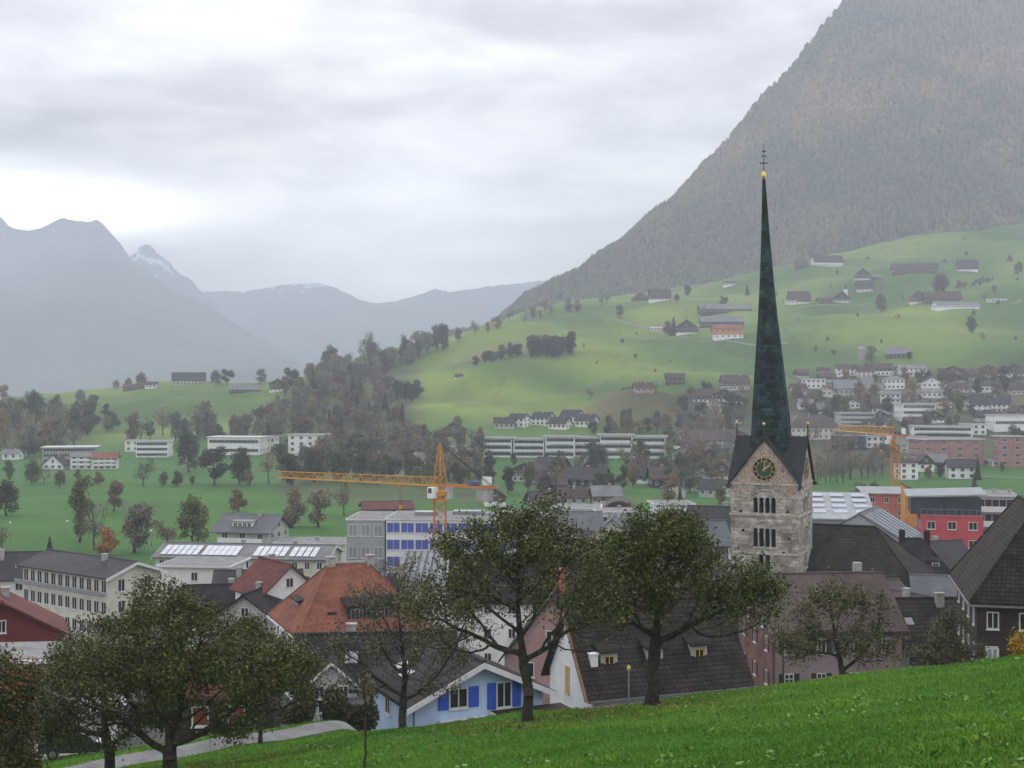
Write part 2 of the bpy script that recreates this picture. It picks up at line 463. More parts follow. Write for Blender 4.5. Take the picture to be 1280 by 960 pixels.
rock = tone_mat('mountain_cover', nscale=.006, fine=.03, amount=.45)
def tone_right(x, y, z):
    c = np.tile(np.array([.075, .082, .050]), (len(x), 1)); k = fbm(x, z * 1.3, 41, 4, .012)
    t = ss(-.3, .9, k); return c * (1 - t[:, None]) + np.array([.12, .10, .06]) * t[:, None]
sil_right = [(560, 455), (600, 432), (640, 407), (670, 381), (690, 362), (720, 346), (750, 326), (775, 306), (800, 286), (825, 266), (850, 244), (875, 215), (900, 188), (925, 158), (950, 126), (980, 96),
             (1010, 58), (1040, 20), (1065, -4), (1120, -48), (1200, -80), (1300, -92), (1500, -100), (1900, -110)]
MR = mountain('forested_mountain', sil_right, 1720, 2150,
              ([500, 650, 720, 850, 1000, 1150, 1280, 1700, 1900], [436, 410, 398, 380, 345, 305, 285, 250, 240]), rock, tone_right, 5, (26, .011), n=(80, 300), back=.5)
def tone_left(x, y, z):
    c = np.tile(np.array([.060, .065, .060]), (len(x), 1)); k = fbm(x, y * .6 + z, 77, 5, .006)
    return c * (1 + .85 * np.clip(k, -1, 1))[:, None]
sil_left = [(-400, 215), (-250, 225), (-120, 235), (-40, 250), (-12, 262), (0, 270), (10, 282), (22, 286), (36, 288), (50, 285), (62, 279), (72, 274), (80, 272), (92, 275), (108, 275), (122, 273), (130, 280), (140, 292), (150, 303),
            (158, 316), (166, 325), (185, 340), (205, 356), (240, 372), (262, 384), (285, 398), (310, 414), (335, 430), (362, 447), (400, 470), (440, 492)]
mountain('hazy_mountain', sil_left, 4300, 5500, ([-400, 440], [508, 508]), rock, tone_left, 11, (46, .0048), n=(110, 420))
snow = bpy.data.materials.new('snowy_rock'); snow.use_nodes = True
_t = NT(snow.node_tree); _b = snow.node_tree.nodes['Principled BSDF']
_oc = _t.node('ShaderNodeTexCoord', out=3); _z = _t.xyz(_oc)[2]
_h = _t.math('ADD', _t.math('DIVIDE', _z, 675.0), _t.math('MULTIPLY', _t.math('SUBTRACT', _t.noise(_oc, .011, 6, .65, .6), .5), 1.5))
_t.l.new(_t.ramp(_h, [(.0, (.03, .04, .045)), (.93, (.06, .07, .08)), (1.0, (.7, .73, .77))]), _b.inputs['Base Color'])
_b.inputs['Roughness'].default_value = .9
tn = lambda x, y, z: np.full((len(x), 3), .1)
sil_peak = [(120, 400), (150, 335), (163, 321), (170, 316), (176, 309), (183, 306), (190, 309), (196, 316), (204, 322), (212, 327), (220, 338), (226, 343), (236, 347), (243, 352), (247, 360), (262, 372), (300, 420)]
mountain('snowy_peak', sil_peak, 5900, 6500, ([100, 320], [480, 480]), snow, tn, 23, (30, .014), n=(60, 200))
sil_back = [(180, 380), (230, 366), (262, 365), (285, 363), (305, 365), (330, 360), (352, 355), (375, 354), (398, 353), (412, 357), (430, 365), (450, 375), (470, 380), (492, 378), (510, 373), (528, 366), (545, 360), (560, 364), (585, 361), (620, 357), (650, 354), (675, 351), (700, 350), (740, 352), (800, 356)]
mountain('snowy_range', sil_back, 6700, 7500, ([180, 800], [470, 470]), snow, tn, 31, (38, .0095), n=(60, 320))

# ------------------------------------------------------------------ the misty air
hz = MB().box(-5600, 5600, -75, 8700, -66, 790)
air = bpy.data.materials.new('misty_air'); air.use_nodes = True
_n = air.node_tree; _n.nodes.clear()
_o = _n.nodes.new('ShaderNodeOutputMaterial'); _v = _n.nodes.new('ShaderNodeVolumePrincipled')
_v.inputs['Color'].default_value = (.805, .855, 1.0, 1)
_v.inputs['Density'].default_value = .00025
_v.inputs['Density Attribute'].default_value = ''; _v.inputs['Temperature Attribute'].default_value = ''; _v.inputs['Color Attribute'].default_value = ''
_v.inputs['Anisotropy'].default_value = .0
_n.links.new(_v.outputs[0], _o.inputs['Volume'])
tag(hz.build('haze', air), 'pale rainy haze filling the valley', None, None, 'stuff')

# ------------------------------------------------------------------ building materials
PL = lambda n, c, v=.12: mat(n, c, .85, v, .5, bump=.1, bscale=9)
W = {
 'white': PL('white_render', (.80, .80, .78), .07), 'cream': PL('cream_render', (.62, .60, .49)), 'pale': PL('pale_render', (.46, .46, .43)),
 'grey': PL('grey_render', (.30, .30, .30)), 'pink': PL('pink_render', (.42, .27, .25)), 'rose': PL('rose_render', (.33, .26, .25)),
 'brickrose': brickmat('rose_brick', (.25, .12, .09), (.20, .105, .085), (.24, .19, .17), .32, .11, stain=.3),
 'blue': PL('pale_blue_render', (.46, .585, .79), .06), 'red': PL('red_render', (.50, .085, .095)), 'salmon': PL('salmon_render', (.48, .16, .12)),
 'orange': PL('orange_render', (.56, .25, .07)), 'yellow': PL('yellow_render', (.55, .44, .20)),
 'wood': brickmat('dark_board', (.060, .042, .032), (.045, .033, .026), (.015, .012, .01), 4.0, .2, stain=.3),
 'farwood': mat('weathered_board', (.075, .055, .045), .9, .2, .4), 'redwood': mat('red_painted_board', (.17, .035, .035), .85, .15, .5),
 'brownred': mat('brown_board', (.13, .075, .05), .9, .2, .4), 'concrete': mat('concrete', (.33, .33, .32), .85, .15, .6),
 'metal': mat('grey_sheet_wall', (.34, .36, .37), .5, .08, .4), 'glass_wall': mat('dark_facade_glass', (.05, .055, .065), .25, .2, .5, spec=.6),
 'brickpink': mat('dusky_pink_block', (.36, .19, .175), .9, .12, .4),
}
RF = {
 'brown': brickmat('brown_tile', (.056, .042, .034), (.034, .027, .024), (.010, .009, .008), .34, .30, .03, stain=.5, var=.7, bump=.8),
 'dark': brickmat('dark_tile', (.042, .039, .037), (.026, .025, .026), (.009, .009, .009), .34, .30, .03, stain=.5, var=.7, bump=.8),
 'red': brickmat('orange_red_tile', (.28, .100, .062), (.20, .075, .05), (.12, .05, .035), .30, .22, stain=.28, var=.35),
 'maroon': brickmat('maroon_tile', (.17, .055, .045), (.13, .045, .04), (.06, .025, .02), .30, .22, stain=.3),
 'fbrown': mat('far_brown_tile', (.085, .060, .050), .9, .25, .25), 'fdark': mat('far_dark_tile', (.055, .053, .055), .85, .2, .25),
 'fgrey': mat('far_grey_roof', (.20, .20, .205), .8, .15, .25), 'fred': mat('far_red_tile', (.26, .10, .07), .9, .2, .25),
 'plum': mat('old_plum_tile', (.105, .078, .070), .9, .2, .3), 'slate': mat('slate_roof', (.115, .12, .13), .6, .18, .4),
 'sheet': mat('pale_sheet_roof', (.33, .345, .36), .5, .16, .5, spec=.4), 'gravel': mat('flat_roof_gravel', (.24, .24, .235), .95, .2, .7),
 'white': mat('white_fascia', (.66, .66, .66), .6, .08, .6),
}
M_TRIM = mat('white_trim', (.70, .70, .68), .55, .06, 1.5); M_FRAME = mat('window_frame', (.66, .66, .64), .5, .05, 2)
M_GLASS = mat('window_glass', (.022, .026, .03), .12, .3, .8, spec=.6); M_DARK = mat('dark_opening', (.012, .012, .013), .9, .2, 1)
M_SHUT_B = mat('blue_shutter', (.045, .105, .52), .55, .1, 3); M_SHUT_D = mat('dark_shutter', (.05, .042, .045), .7, .15, 3); M_SHUT_R = mat('rust_red_shutter', (.26, .055, .04), .7, .2, 2)
M_YEL = mat('yellow_paint', (.58, .42, .12), .6, .12, 2); M_CHIM = mat('chimney_plaster', (.38, .37, .35), .9, .2, 1.5); M_ZINC = mat('zinc', (.30, .31, .32), .4, .15, 2, metal=.6)
M_DWOOD = mat('soffit_wood', (.23, .15, .08), .8, .2, 2); M_PANEL = mat('solar_panel', (.42, .46, .52), .2, .06, .5, spec=.7); M_RUSTY = mat('copper_brown_metal', (.10, .06, .05), .5, .2, 1)
M_BLIND = mat('blue_blind', (.09, .13, .45), .6, .08, .5); M_GREYBLIND = mat('grey_blind', (.27, .28, .30), .6, .08, .5)

WIN = {}
def window_mesh(w, h, style='plain', frame=None, glass=None):
    key = (round(w, 2), round(h, 2), style, frame and frame.name, glass and glass.name)
    if key in WIN: return WIN[key]
    b = MB(); fw = min(.09, w * .12) if style != 'strip' else .05
    b.box(-w / 2, w / 2, -.05, .04, -h / 2, -h / 2 + fw); b.box(-w / 2, w / 2, -.05, .04, h / 2 - fw, h / 2)
    b.box(-w / 2, -w / 2 + fw, -.05, .04, -h / 2 + fw, h / 2 - fw); b.box(w / 2 - fw, w / 2, -.05, .04, -h / 2 + fw, h / 2 - fw)
    if style == 'cross' or (style == 'plain' and w > .7): b.box(-fw * .4, fw * .4, -.045, .03, -h / 2 + fw, h / 2 - fw)
    if style == 'cross': b.box(-w / 2 + fw, w / 2 - fw, -.043, .03, h * .12, h * .12 + fw * .7)
    if style == 'strip':
        k = max(2, int(w / 1.3))
        for i in range(1, k):
            x = -w / 2 + w * i / k; b.box(x - .04, x + .04, -.045, .03, -h / 2 + fw, h / 2 - fw)
    b.box(-w / 2 - .06, w / 2 + .06, -.12, .03, -h / 2 - .08, -h / 2 - .004)
    b.box(-w / 2 + fw, w / 2 - fw, -.012, .02, -h / 2 + fw, h / 2 - fw, 1)
    WIN[key] = b.mesh('window', [frame or M_FRAME, glass or M_GLASS])
    return WIN[key]

def add_window(parent, x, y, z, rz, w, h, style='plain', shutters=None, frame=None, glass=None, name='window'):
    o = link(name, window_mesh(w, h, style, frame, glass), parent, (x, y, z), rz)
    if shutters:
        for s in (-1, 1):
            sb = MB(); sb.box(-w * .27, w * .27, -.07, -.01, -h / 2, h / 2)
            for k in range(6):
                zz = -h / 2 + (k + .5) * h / 6; sb.box(-w * .22, w * .22, -.09, -.065, zz - .03, zz + .03)
            sb.build('shutter', shutters, o, (s * (w * .5 + w * .3), 0, 0))
    return o

def roof_mesh(kind, ridge, w, l, h, rise, ov, t=.22, inset=None, trim=False):
    b = MB()
    if kind == 'gable':
        a, c = (w, l) if ridge == 'y' else (l, w)
        P = (lambda u, v, z: (u, v, z)) if ridge == 'y' else (lambda u, v, z: (v, u, z))
        k = rise / (a / 2); e = a / 2 + ov; zl = h - ov * k + .02; zr = h + rise + .02; y = c / 2 + ov
        for s in (-1, 1):
            b.hexa([P(0, -y, zr), P(s * e, -y, zl), P(s * e, y, zl), P(0, y, zr), P(0, -y, zr + t), P(s * e, -y, zl + t), P(s * e, y, zl + t), P(0, y, zr + t)])
            if trim:
                for v0, v1 in ((-y - .06, -y + .02), (y - .02, y + .06)):
                    b.hexa([P(0, v0, zr - .22), P(s * (e + .03), v0, zl - .22), P(s * (e + .03), v1, zl - .22), P(0, v1, zr - .22),
                            P(0, v0, zr + t * .8), P(s * (e + .03), v0, zl + t * .8), P(s * (e + .03), v1, zl + t * .8), P(0, v1, zr + t * .8)], 1)
        b.tube(P(0, -y, zr + t), P(0, y, zr + t), .13, n=6)
    elif kind == 'hip':
        ins = inset if inset is not None else l / 2
        X, Y, zb = w / 2 + ov, l / 2 + ov, h + .02
        rx = max(w / 2 - ins, .02); ry = 0.0
        if ridge == 'y': rx, ry = .02, max(l / 2 - ins, .02)
        vs = [(-X, -Y, zb), (X, -Y, zb), (X, Y, zb), (-X, Y, zb), (-X, -Y, zb + t), (X, -Y, zb + t), (X, Y, zb + t), (-X, Y, zb + t)]
        zt = h + rise
        if ridge == 'x':
            vs += [(-rx, 0, zt), (rx, 0, zt)]
            fs = [(0, 3, 2, 1), (0, 1, 5, 4), (1, 2, 6, 5), (2, 3, 7, 6), (3, 0, 4, 7), (4, 5, 9, 8), (5, 6, 9), (6, 7, 8, 9), (7, 4, 8)]
        else:
            vs += [(0, -ry, zt), (0, ry, zt)]
            fs = [(0, 3, 2, 1), (0, 1, 5, 4), (1, 2, 6, 5), (2, 3, 7, 6), (3, 0, 4, 7), (4, 5, 8), (5, 6, 9, 8), (6, 7, 9), (7, 4, 8, 9)]
        b.add(vs, fs)
        top = vs[-2:]
        b.tube(top[0], top[1], .14, n=6)
        for i, j in ((4, 8), (5, 9 if ridge == 'x' else 8), (6, 9), (7, 8 if ridge == 'x' else 9)):
            b.tube(vs[i], vs[j], .11, n=5)
    elif kind == 'shed':
        X, Y = w / 2 + ov, l / 2 + ov
        b.hexa([(-X, -Y, h + .02), (X, -Y, h + .02), (X, Y, h + rise + .02), (-X, Y, h + rise + .02), (-X, -Y, h + t), (X, -Y, h + t), (X, Y, h + rise + t), (-X, Y, h + rise + t)])
    else:
        X, Y = w / 2 + ov, l / 2 + ov
        b.box(-X, X, -Y, Y, h + .02, h + .32)
        b.box(-X + .3, X - .3, -Y + .3, Y - .3, h + .3, h + .40, 1)
    return b

def house(label, px, d=None, w=10, l=9, h=6, rise=3, rot=0., wall='white', roof='fbrown', ridge='x', kind='gable', rows=None, cols=None, win=(1.1, 1.35), ov=.7,
          py=None, base=None, name='house', cat='house', group=None, ext=3., timber=None, balcony=0, chim=1, shutters=None, inset=None, pxs=False, style='plain',
          sidecols=None, trim=False, attic=True, fascia='white', dz=0., glass=None, frame=None, strip=False, door=False, facade=None):
    if d is None:
        d = hit(px, py) or 900.
    if pxs: w, h, rise = w * d / F, h * d / F, rise * d / F
    th = R(rot); x0, y0 = at(px, d)
    cx, cyy = x0 - math.sin(th) * l / 2, y0 + math.cos(th) * l / 2
    zb = (z1(x0, y0) if base is None else base) + dz
    r = empty(name, (cx, cyy, zb), th); tag(r, label, cat, group)
    r['dims'] = (w, l, h, rise)
    wm = W[wall] if isinstance(wall, str) else wall
    b = MB()
    if kind == 'gable':
        if ridge == 'y':
            b.prism([(-w / 2, -ext), (w / 2, -ext), (w / 2, h), (0, h + rise), (-w / 2, h)], 'y', -l / 2, l / 2)
        else:
            b.prism([(-l / 2, -ext), (l / 2, -ext), (l / 2, h), (0, h + rise), (-l / 2, h)], 'x', -w / 2, w / 2)
    elif kind == 'shed':
        b.prism([(-l / 2, -ext), (l / 2, -ext), (l / 2, h + rise), (-l / 2, h)], 'x', -w / 2, w / 2)
    else:
        b.box(-w / 2, w / 2, -l / 2, l / 2, -ext, h)
    b.build('wall', wm, r)
    if timber:
        zt = h * timber[0]; tb = MB(); e = .06
        if kind == 'gable' and ridge == 'y':
            tb.prism([(-w / 2 - e, zt), (w / 2 + e, zt), (w / 2 + e, h - .05), (0, h + rise - .06), (-w / 2 - e, h - .05)], 'y', -l / 2 - e, l / 2 + e)
        elif kind == 'gable':
            tb.prism([(-l / 2 - e, zt), (l / 2 + e, zt), (l / 2 + e, h - .05), (0, h + rise - .06), (-l / 2 - e, h - .05)], 'x', -w / 2 - e, w / 2 + e)
        else: tb.box(-w / 2 - e, w / 2 + e, -l / 2 - e, l / 2 + e, zt, h - .01)
        tb.build('upper_wall', W[timber[1]], r)
    rm = RF[roof]; rb = roof_mesh(kind, ridge, w, l, h, rise, ov, inset=inset, trim=trim)
    ro = rb.build('roof', [RF['white'] if kind == 'flat' and fascia == 'white' else (W.get(fascia, rm) if kind == 'flat' else rm), rm if kind == 'flat' else M_TRIM], r)
    hr = random.Random(int(px * 7 + d))
    for k in range(chim):
        cbx = MB(); u = (hr.uniform(-.3, .3) + k * .25) * (w if ridge == 'x' else l); v = hr.choice((-1, 1)) * hr.uniform(.5, 1.2)
        zt = h + rise if kind != 'flat' else h + .3
        X, Y = (u, v) if ridge == 'x' else (v, u)
        if kind == 'hip' and ridge == 'x': X *= .4
        cbx.box(X - .35, X + .35, Y - .3, Y + .3, zt - 1.6, zt + .75); cbx.box(X - .43, X + .43, Y - .38, Y + .38, zt + .752, zt + .87)
        cbx.build('chimney', M_CHIM, ro)
    # openings on the faces that look towards the valley side of the camera
    rows = max(1, int(round(h / 2.9))) if rows is None else rows
    cols = max(1, int(w / 2.7)) if cols is None else cols
    sc_ = max(1, int(l / 3.2)) if sidecols is None else sidecols
    tc = Vector((-cx, -cyy)).normalized()
    e = .065 if timber else 0.0
    for face, n, L, off, a in (('f', cols, w, l / 2, 0.), ('r', sc_, l, w / 2, math.pi / 2), ('l', sc_, l, w / 2, -math.pi / 2)):
        nrm = Vector((math.sin(th + a), -math.cos(th + a)))
        if nrm.dot(tc) < .06: continue
        for i in range(rows):
            zc = (i + .55) * h / rows
            if strip and face in strip:
                ww, hh = L * .94, min(1.6, h / rows * .5)
                X, Y = (0, -off - e) if face == 'f' else ((off + e, 0) if face == 'r' else (-off - e, 0))
                add_window(r, X, Y, zc, a, ww, hh, 'strip', glass=glass, frame=frame); continue
            for j in range(n):
                u = (-.5 + (j + .5) / n) * L
                ww, hh = min(win[0], L / max(n, 1) * (.94 if win[0] > 2.4 else .7)), min(win[1], h / rows * .62)
                if face == 'f': X, Y = u, -off - e
                elif face == 'r': X, Y = off + e, u
                else: X, Y = -off - e, -u
                add_window(r, X, Y, zc, a, ww, hh, style, shutters, glass=glass, frame=frame)
        if attic and kind == 'gable' and rise > 1.8 and ((face == 'f') == (ridge == 'y')):
            X, Y = (0, -off - e) if face == 'f' else ((off + e, 0) if face == 'r' else (-off - e, 0))
            add_window(r, X, Y, h + rise * .32, a, min(win[0], 1.2), min(win[1], rise * .4), style, glass=glass)
        if balcony and face == 'f':
            for i in range(1, rows if balcony > 0 else 1):
                bb = MB(); z = i * h / rows; x1 = w * .42
                bb.box(-x1, x1, -off - e - 1.2, -off - e - .003, z - .12, z + .03); bb.box(-x1, x1, -off - e - 1.2, -off - e - 1.12, z + .032, z + .95)
                bb.build('balcony', W['wood'] if timber else M_TRIM, r)
    if door:
        db = MB(); db.box(-.5, .5, -.06, .02, 0, 2.05); db.build('door', mat('door_wood', (.10, .06, .04), .6), r, (w * .3, -l / 2 - e, .02))
    return r

def dorm(parent, x, zfront, yfront, w, h, depth, wallm, roofm, rz=0., kind='shed', frame=None, winw=None, winh=None, name='dormer', nw=1, glass=None, rise=.5, loc=(0, 0, 0)):
    """a dormer: cheeks, little roof, window; front faces -Y of its own frame"""
    dn = empty(name, loc, rz, parent)
    b = MB()
    if kind == 'gable':
        b.prism([(-w / 2, 0), (w / 2, 0), (w / 2, h), (0, h + rise), (-w / 2, h)], 'y', 0, depth)
        rb = MB(); k = rise / (w / 2); e = w / 2 + .3; y0, y1 = -.35, depth
        for s in (-1, 1):
            zr, zl = h + rise + .01, h - .3 * k + .01
            rb.hexa([(0, y0, zr), (s * e, y0, zl), (s * e, y1, zl), (0, y1, zr), (0, y0, zr + .14), (s * e, y0, zl + .14), (s * e, y1, zl + .14), (0, y1, zr + .14)])
            rb.hexa([(0, y0 - .05, zr - .1), (s * e, y0 - .05, zl - .1), (s * e, y0 - .002, zl - .1), (0, y0 - .002, zr - .1), (0, y0 - .05, zr + .13), (s * e, y0 - .05, zl + .13), (s * e, y0 - .002, zl + .13), (0, y0 - .002, zr + .13)], 1)
    else:
        b.box(-w / 2, w / 2, 0, depth, 0, h)
        rb = MB(); rb.hexa([(-w / 2 - .25, -.35, h + .01), (w / 2 + .25, -.35, h + .01), (w / 2 + .25, depth, h + rise), (-w / 2 - .25, depth, h + rise),
                            (-w / 2 - .25, -.35, h + .13), (w / 2 + .25, -.35, h + .13), (w / 2 + .25, depth, h + rise + .12), (-w / 2 - .25, depth, h + rise + .12)])
    dn.location = (x, yfront, zfront) if rz == 0 and loc == (0, 0, 0) else loc
    b.build('cheek', wallm, dn); rb.build('dormer_roof', [roofm, M_TRIM], dn)
    ww = winw or w * .75 / nw; hh = winh or h * .7
    for j in range(nw):
        u = (-.5 + (j + .5) / nw) * w * .92
        link('window', window_mesh(ww, hh, 'plain', frame, glass), dn, (u, -.012, h * .5))
    return dn

# ------------------------------------------------------------------ church tower
TH = R(-24); TD = 164.0; TX, TY = at(965, TD); TS = 4.3
ZB = -37.0
def tz(py, d=160.0): return -(py - 480) / F * d - ZB          # height above the tower's foot
church = empty('church_tower', (TX, TY, ZB), TH)
tag(church, 'stone church tower with painted clock gables and a tall dark green copper spire', 'church tower')
M_STONE = brickmat('tower_stone', (.52, .48, .41), (.26, .245, .215), (.34, .32, .285), .85, .42, .035, stain=.5, var=.9, bump=.9, stainc=(.55, .52, .49))
M_STONE2 = mat('dressed_stone', (.47, .43, .36), .9, .3, 1.5, bump=.4)
M_COPPER = brickmat('dark_copper', (.006, .016, .018), (.028, .066, .062), (.006, .012, .013), .8, .5, .03, rough=.75, stain=.85, var=1.1, bump=.25, spec=.15)
M_TROOF = brickmat('tower_slate', (.028, .034, .036), (.022, .027, .029), (.012, .014, .015), .5, .4, .02, rough=.6, stain=.35)
M_GOLD = mat('gold_leaf', (.75, .50, .12), .3, .1, 2, metal=.8)
zE = tz(604)
tw = MB(); tw.box(-TS, TS, -TS, TS, -2, zE)
body = tw.build('wall', M_STONE, church)
cut = MB()
def arch_prof(w, h, n=8):
    r = w / 2
    return [(-r, 0), (r, 0)] + [(r * math.cos(math.pi * k / n), h - r + r * math.sin(math.pi * k / n)) for k in range(n + 1)]
def arcade(z0, h, n, w, gap, xc=0.):
    return [(xc + (k - (n - 1) / 2) * (w + gap), z0, w, h) for k in range(n)]
ARC = arcade(tz(641.5), 1.95, 4, .58, .17) + arcade(tz(684), 2.35, 4, .58, .17) + arcade(tz(712), 1.9, 2, .6, .2) + [(0, tz(752), .5, 1.6)]
ROT = [Matrix.Rotation(a, 4, 'Z') for a in (0, math.pi / 2, -math.pi / 2, math.pi)]
for m4 in ROT:
    for (x, z, w_, h_) in ARC:
        pr = arch_prof(w_, h_); n = len(pr)
        vs = [m4 @ Vector((x + p[0], -TS - .3, z + p[1])) for p in pr] + [m4 @ Vector((x + p[0], -TS + .75, z + p[1])) for p in pr]
        cut.add(vs, [(k, (k + 1) % n, n + (k + 1) % n, n + k) for k in range(n)] + [tuple(range(n))[::-1], tuple(range(n, 2 * n))])
cutter = cut.build('cutter', M_STONE2, church)
md = body.modifiers.new('b', 'BOOLEAN'); md.object = cutter; md.operation = 'DIFFERENCE'; md.solver = 'EXACT'
bpy.context.view_layer.update()
dg = bpy.context.evaluated_depsgraph_get()
nm = bpy.data.meshes.new_from_object(body.evaluated_get(dg))
body.modifiers.clear(); body.data = nm
bpy.data.objects.remove(cutter)
for m4, a in zip(ROT[:3], (0, math.pi / 2, -math.pi / 2)):
    def P(p): return m4 @ Vector(p)
    for (z0, h, n, w_, g) in ((tz(641.5), 1.95, 4, .58, .17), (tz(684), 2.35, 4, .58, .17), (tz(712), 1.9, 2, .6, .2)):
        X = (n * w_ + (n - 1) * g) / 2
        ob = MB(); tr = MB(); ob.box(-X, X, -TS + .60, -TS + .70, z0 + .01, z0 + h - .01)  # black panel: the dark inside the openings, put in as colour
        for k in range(n - 1):
            x = -X + (k + 1) * (w_ + g) - g / 2
            colm = MB(); colm.tube((x, -TS - .02, z0 + .12), (x, -TS - .02, z0 + h - .5), .075, n=8)
            colm.box(x - .12, x + .12, -TS - .14, -TS + .1, z0 + h - .5, z0 + h - .34)
            colm.box(x - .12, x + .12, -TS - .14, -TS + .1, z0, z0 + .12)
            colm.v = [tuple(P(v)) for v in colm.v]; colm.build('column', M_STONE2, church)
        pts = [(-X - .35 + (2 * X + .7) * (1 - math.cos(math.pi * k / 14)) / 2, -TS - .01, z0 + h - .35 + (X + .2) * .78 * math.sin(math.pi * k / 14)) for k in range(15)]
        tr.path(pts, .10, 5)
        sl_ = MB(); sl_.box(-X - .4, X + .4, -TS - .12, -TS - .004, z0 - .2, z0 - .03)
        for (bmx, nm_, mm) in ((ob, 'shade_panel', M_DARK), (tr, 'blind_arch', M_STONE2), (sl_, 'sill', M_STONE2)):
            bmx.v = [tuple(P(v)) for v in bmx.v]; bmx.build(nm_, mm, church)
# string courses and small wall ties
for z, e in ((tz(644), .16), (tz(692), .10), (zE - .12, .12)):
    cb = MB()
    cb.box(-TS - e, TS + e, -TS - e, -TS - .003, z - .12, z + .14); cb.box(-TS - e, TS + e, TS + .003, TS + e, z - .12, z + .14)
    cb.box(-TS - e, -TS - .003, -TS, TS, z - .12, z + .14); cb.box(TS + .003, TS + e, -TS, TS, z - .12, z + .14)
    cb.build('string_course', M_STONE2, church)
for x, py in ((-3.0, 640), (2.9, 639), (3.1, 672), (-2.7, 664), (2.4, 690)):
    hb = MB(); hb.box(x - .16, x + .16, -TS - .03, -TS + .06, tz(py) - .15, tz(py) + .15)
    hb.build('putlog_hole', M_DARK, church)
# gables with paintings
M_FRES = bpy.data.materials.new('fresco'); M_FRES.use_nodes = True
_t = NT(M_FRES.node_tree); _b = M_FRES.node_tree.nodes['Principled BSDF']
_oc = _t.node('ShaderNodeTexCoord', out=3)
_n = _t.noise(_oc, 1.0, 4, .65, 1.6); _n2 = _t.noise(_t.mapping(_oc, loc=(5, 2, 8)), 1.9, 4, .6, 2.2)
_c = _t.ramp(_n, [(.36, (.34, .31, .26)), (.46, (.50, .45, .37)), (.52, (.38, .21, .15)), (.57, (.56, .50, .41)), (.66, (.42, .33, .26))])
_c2 = _t.ramp(_n2, [(.40, (.30, .23, .20)), (.47, (1, 1, 1)), (.55, (1, 1, 1)), (.6, (.55, .33, .25)), (.66, (1, 1, 1))])
_t.l.new(_t.mix(1.0, _c, _c2, 'MULTIPLY'), _b.inputs['Base Color']); _b.inputs['Roughness'].default_value = .9
zA = tz(549); gr = zA - zE
sl = gr / (TS + .02)
for m4 in ROT:
    g = MB(); g.prism([(-TS, zE), (TS, zE), (0, zA - .04)], 'y', -TS, -TS + .5); g.v = [tuple(m4 @ Vector(v)) for v in g.v]
    go = g.build('gable', M_STONE, church)
    f = MB(); f.prism([(-TS + .22, zE + .06), (TS - .22, zE + .06), (0, zA - .30)], 'y', -TS - .03, -TS - .002); f.v = [tuple(m4 @ Vector(v)) for v in f.v]
    f.build('painted_panel', M_FRES, go)
# painted spandrels beside the top arcade
for m4 in ROT[:3]:
    for s in (-1, 1):
        f = MB(); f.prism([(s * 1.75, zE - .25), (s * (TS - .3), zE - .25), (s * (TS - .3), zE - 1.35), (s * 2.6, zE - 1.35)], 'y', -TS - .028, -TS - .002)
        f.v = [tuple(m4 @ Vector(v)) for v in f.v]; f.build('painted_panel', M_FRES, church)
# crossed gable roofs
for k, m4 in enumerate((Matrix.Identity(4), Matrix.Rotation(math.pi / 2, 4, 'Z'))):
    rb = MB(); y = TS - .03; e = TS - .03; zl = zE + .07; zr = zA + .05 + k * .004
    for s in (-1, 1):
        rb.hexa([(0, -y, zr), (s * e, -y, zl), (s * e, y, zl), (0, y, zr), (0, -y, zr + .2), (s * e, -y, zl + .2), (s * e, y, zl + .2), (0, y, zr + .2)])
        e2 = TS + .62; z2 = zE - .62 * sl + .06                  # verges that run past the corners
        for y0, y1 in ((-TS - .34, -TS + .02), (TS - .02, TS + .34)):
            rb.hexa([(0, y0, zr), (s * e2, y0, z2), (s * e2, y1, z2), (0, y1, zr), (0, y0, zr + .24), (s * e2, y0, z2 + .2), (s * e2, y1, z2 + .2), (0, y1, zr + .24)])
    rb.v = [tuple(m4 @ Vector(v)) for v in rb.v]; rb.build('gable_roof', M_TROOF, church)
# water spouts at the eaves corners
for sx in (-1, 1):
    for sy in (-1, 1):
        sp = MB(); sp.tube((sx * (TS + .45), sy * (TS + .45), zE - .55), (sx * (TS + .85), sy * (TS + .85), zE - .75), .07, n=6)
        sp.build('water_spout', M_ZINC, church)
# spire: an octagon that sweeps in and leans a little
PROF = [(586, 3.0), (560, 2.75), (545, 2.58), (520, 2.40), (490, 2.12), (460, 1.86), (430, 1.58), (400, 1.28), (370, 1.03), (340, .82), (310, .62), (280, .46), (250, .31), (225, .19), (217, .13)]
sv = MB(); vs = []; NO = 8
ca, sa = math.cos(-TH), math.sin(-TH)
def lean(py):
    off = -1.05 * max(0, min(1, (575 - py) / 360)); return off * ca, off * sa
for py, r_ in PROF:
    lx, ly = lean(py)
    for k in range(NO):
        t_ = 2 * math.pi * (k + .5) / NO
        vs.append((lx + r_ * .98 * math.cos(t_), ly + r_ * .98 * math.sin(t_), tz(py)))
fs = []
for i in range(len(PROF) - 1):
    for k in range(NO): fs.append((i * NO + k, i * NO + (k + 1) % NO, (i + 1) * NO + (k + 1) % NO, (i + 1) * NO + k))
fs.append(tuple(range((len(PROF) - 1) * NO, len(PROF) * NO)))
sv.add(vs, fs)
for k in range(NO):
    for i in range(len(PROF) - 1): sv.tube(vs[i * NO + k], vs[(i + 1) * NO + k], .055, n=4)
spire = sv.build('spire', M_COPPER, church)
lx, ly = lean(213)
fb = MB(); fb.lathe([(.02, tz(219)), (.2, tz(217)), (.30, tz(214.6)), (.35, tz(212.6)), (.28, tz(210)), (.16, tz(208.4)), (.03, tz(207))], 14)
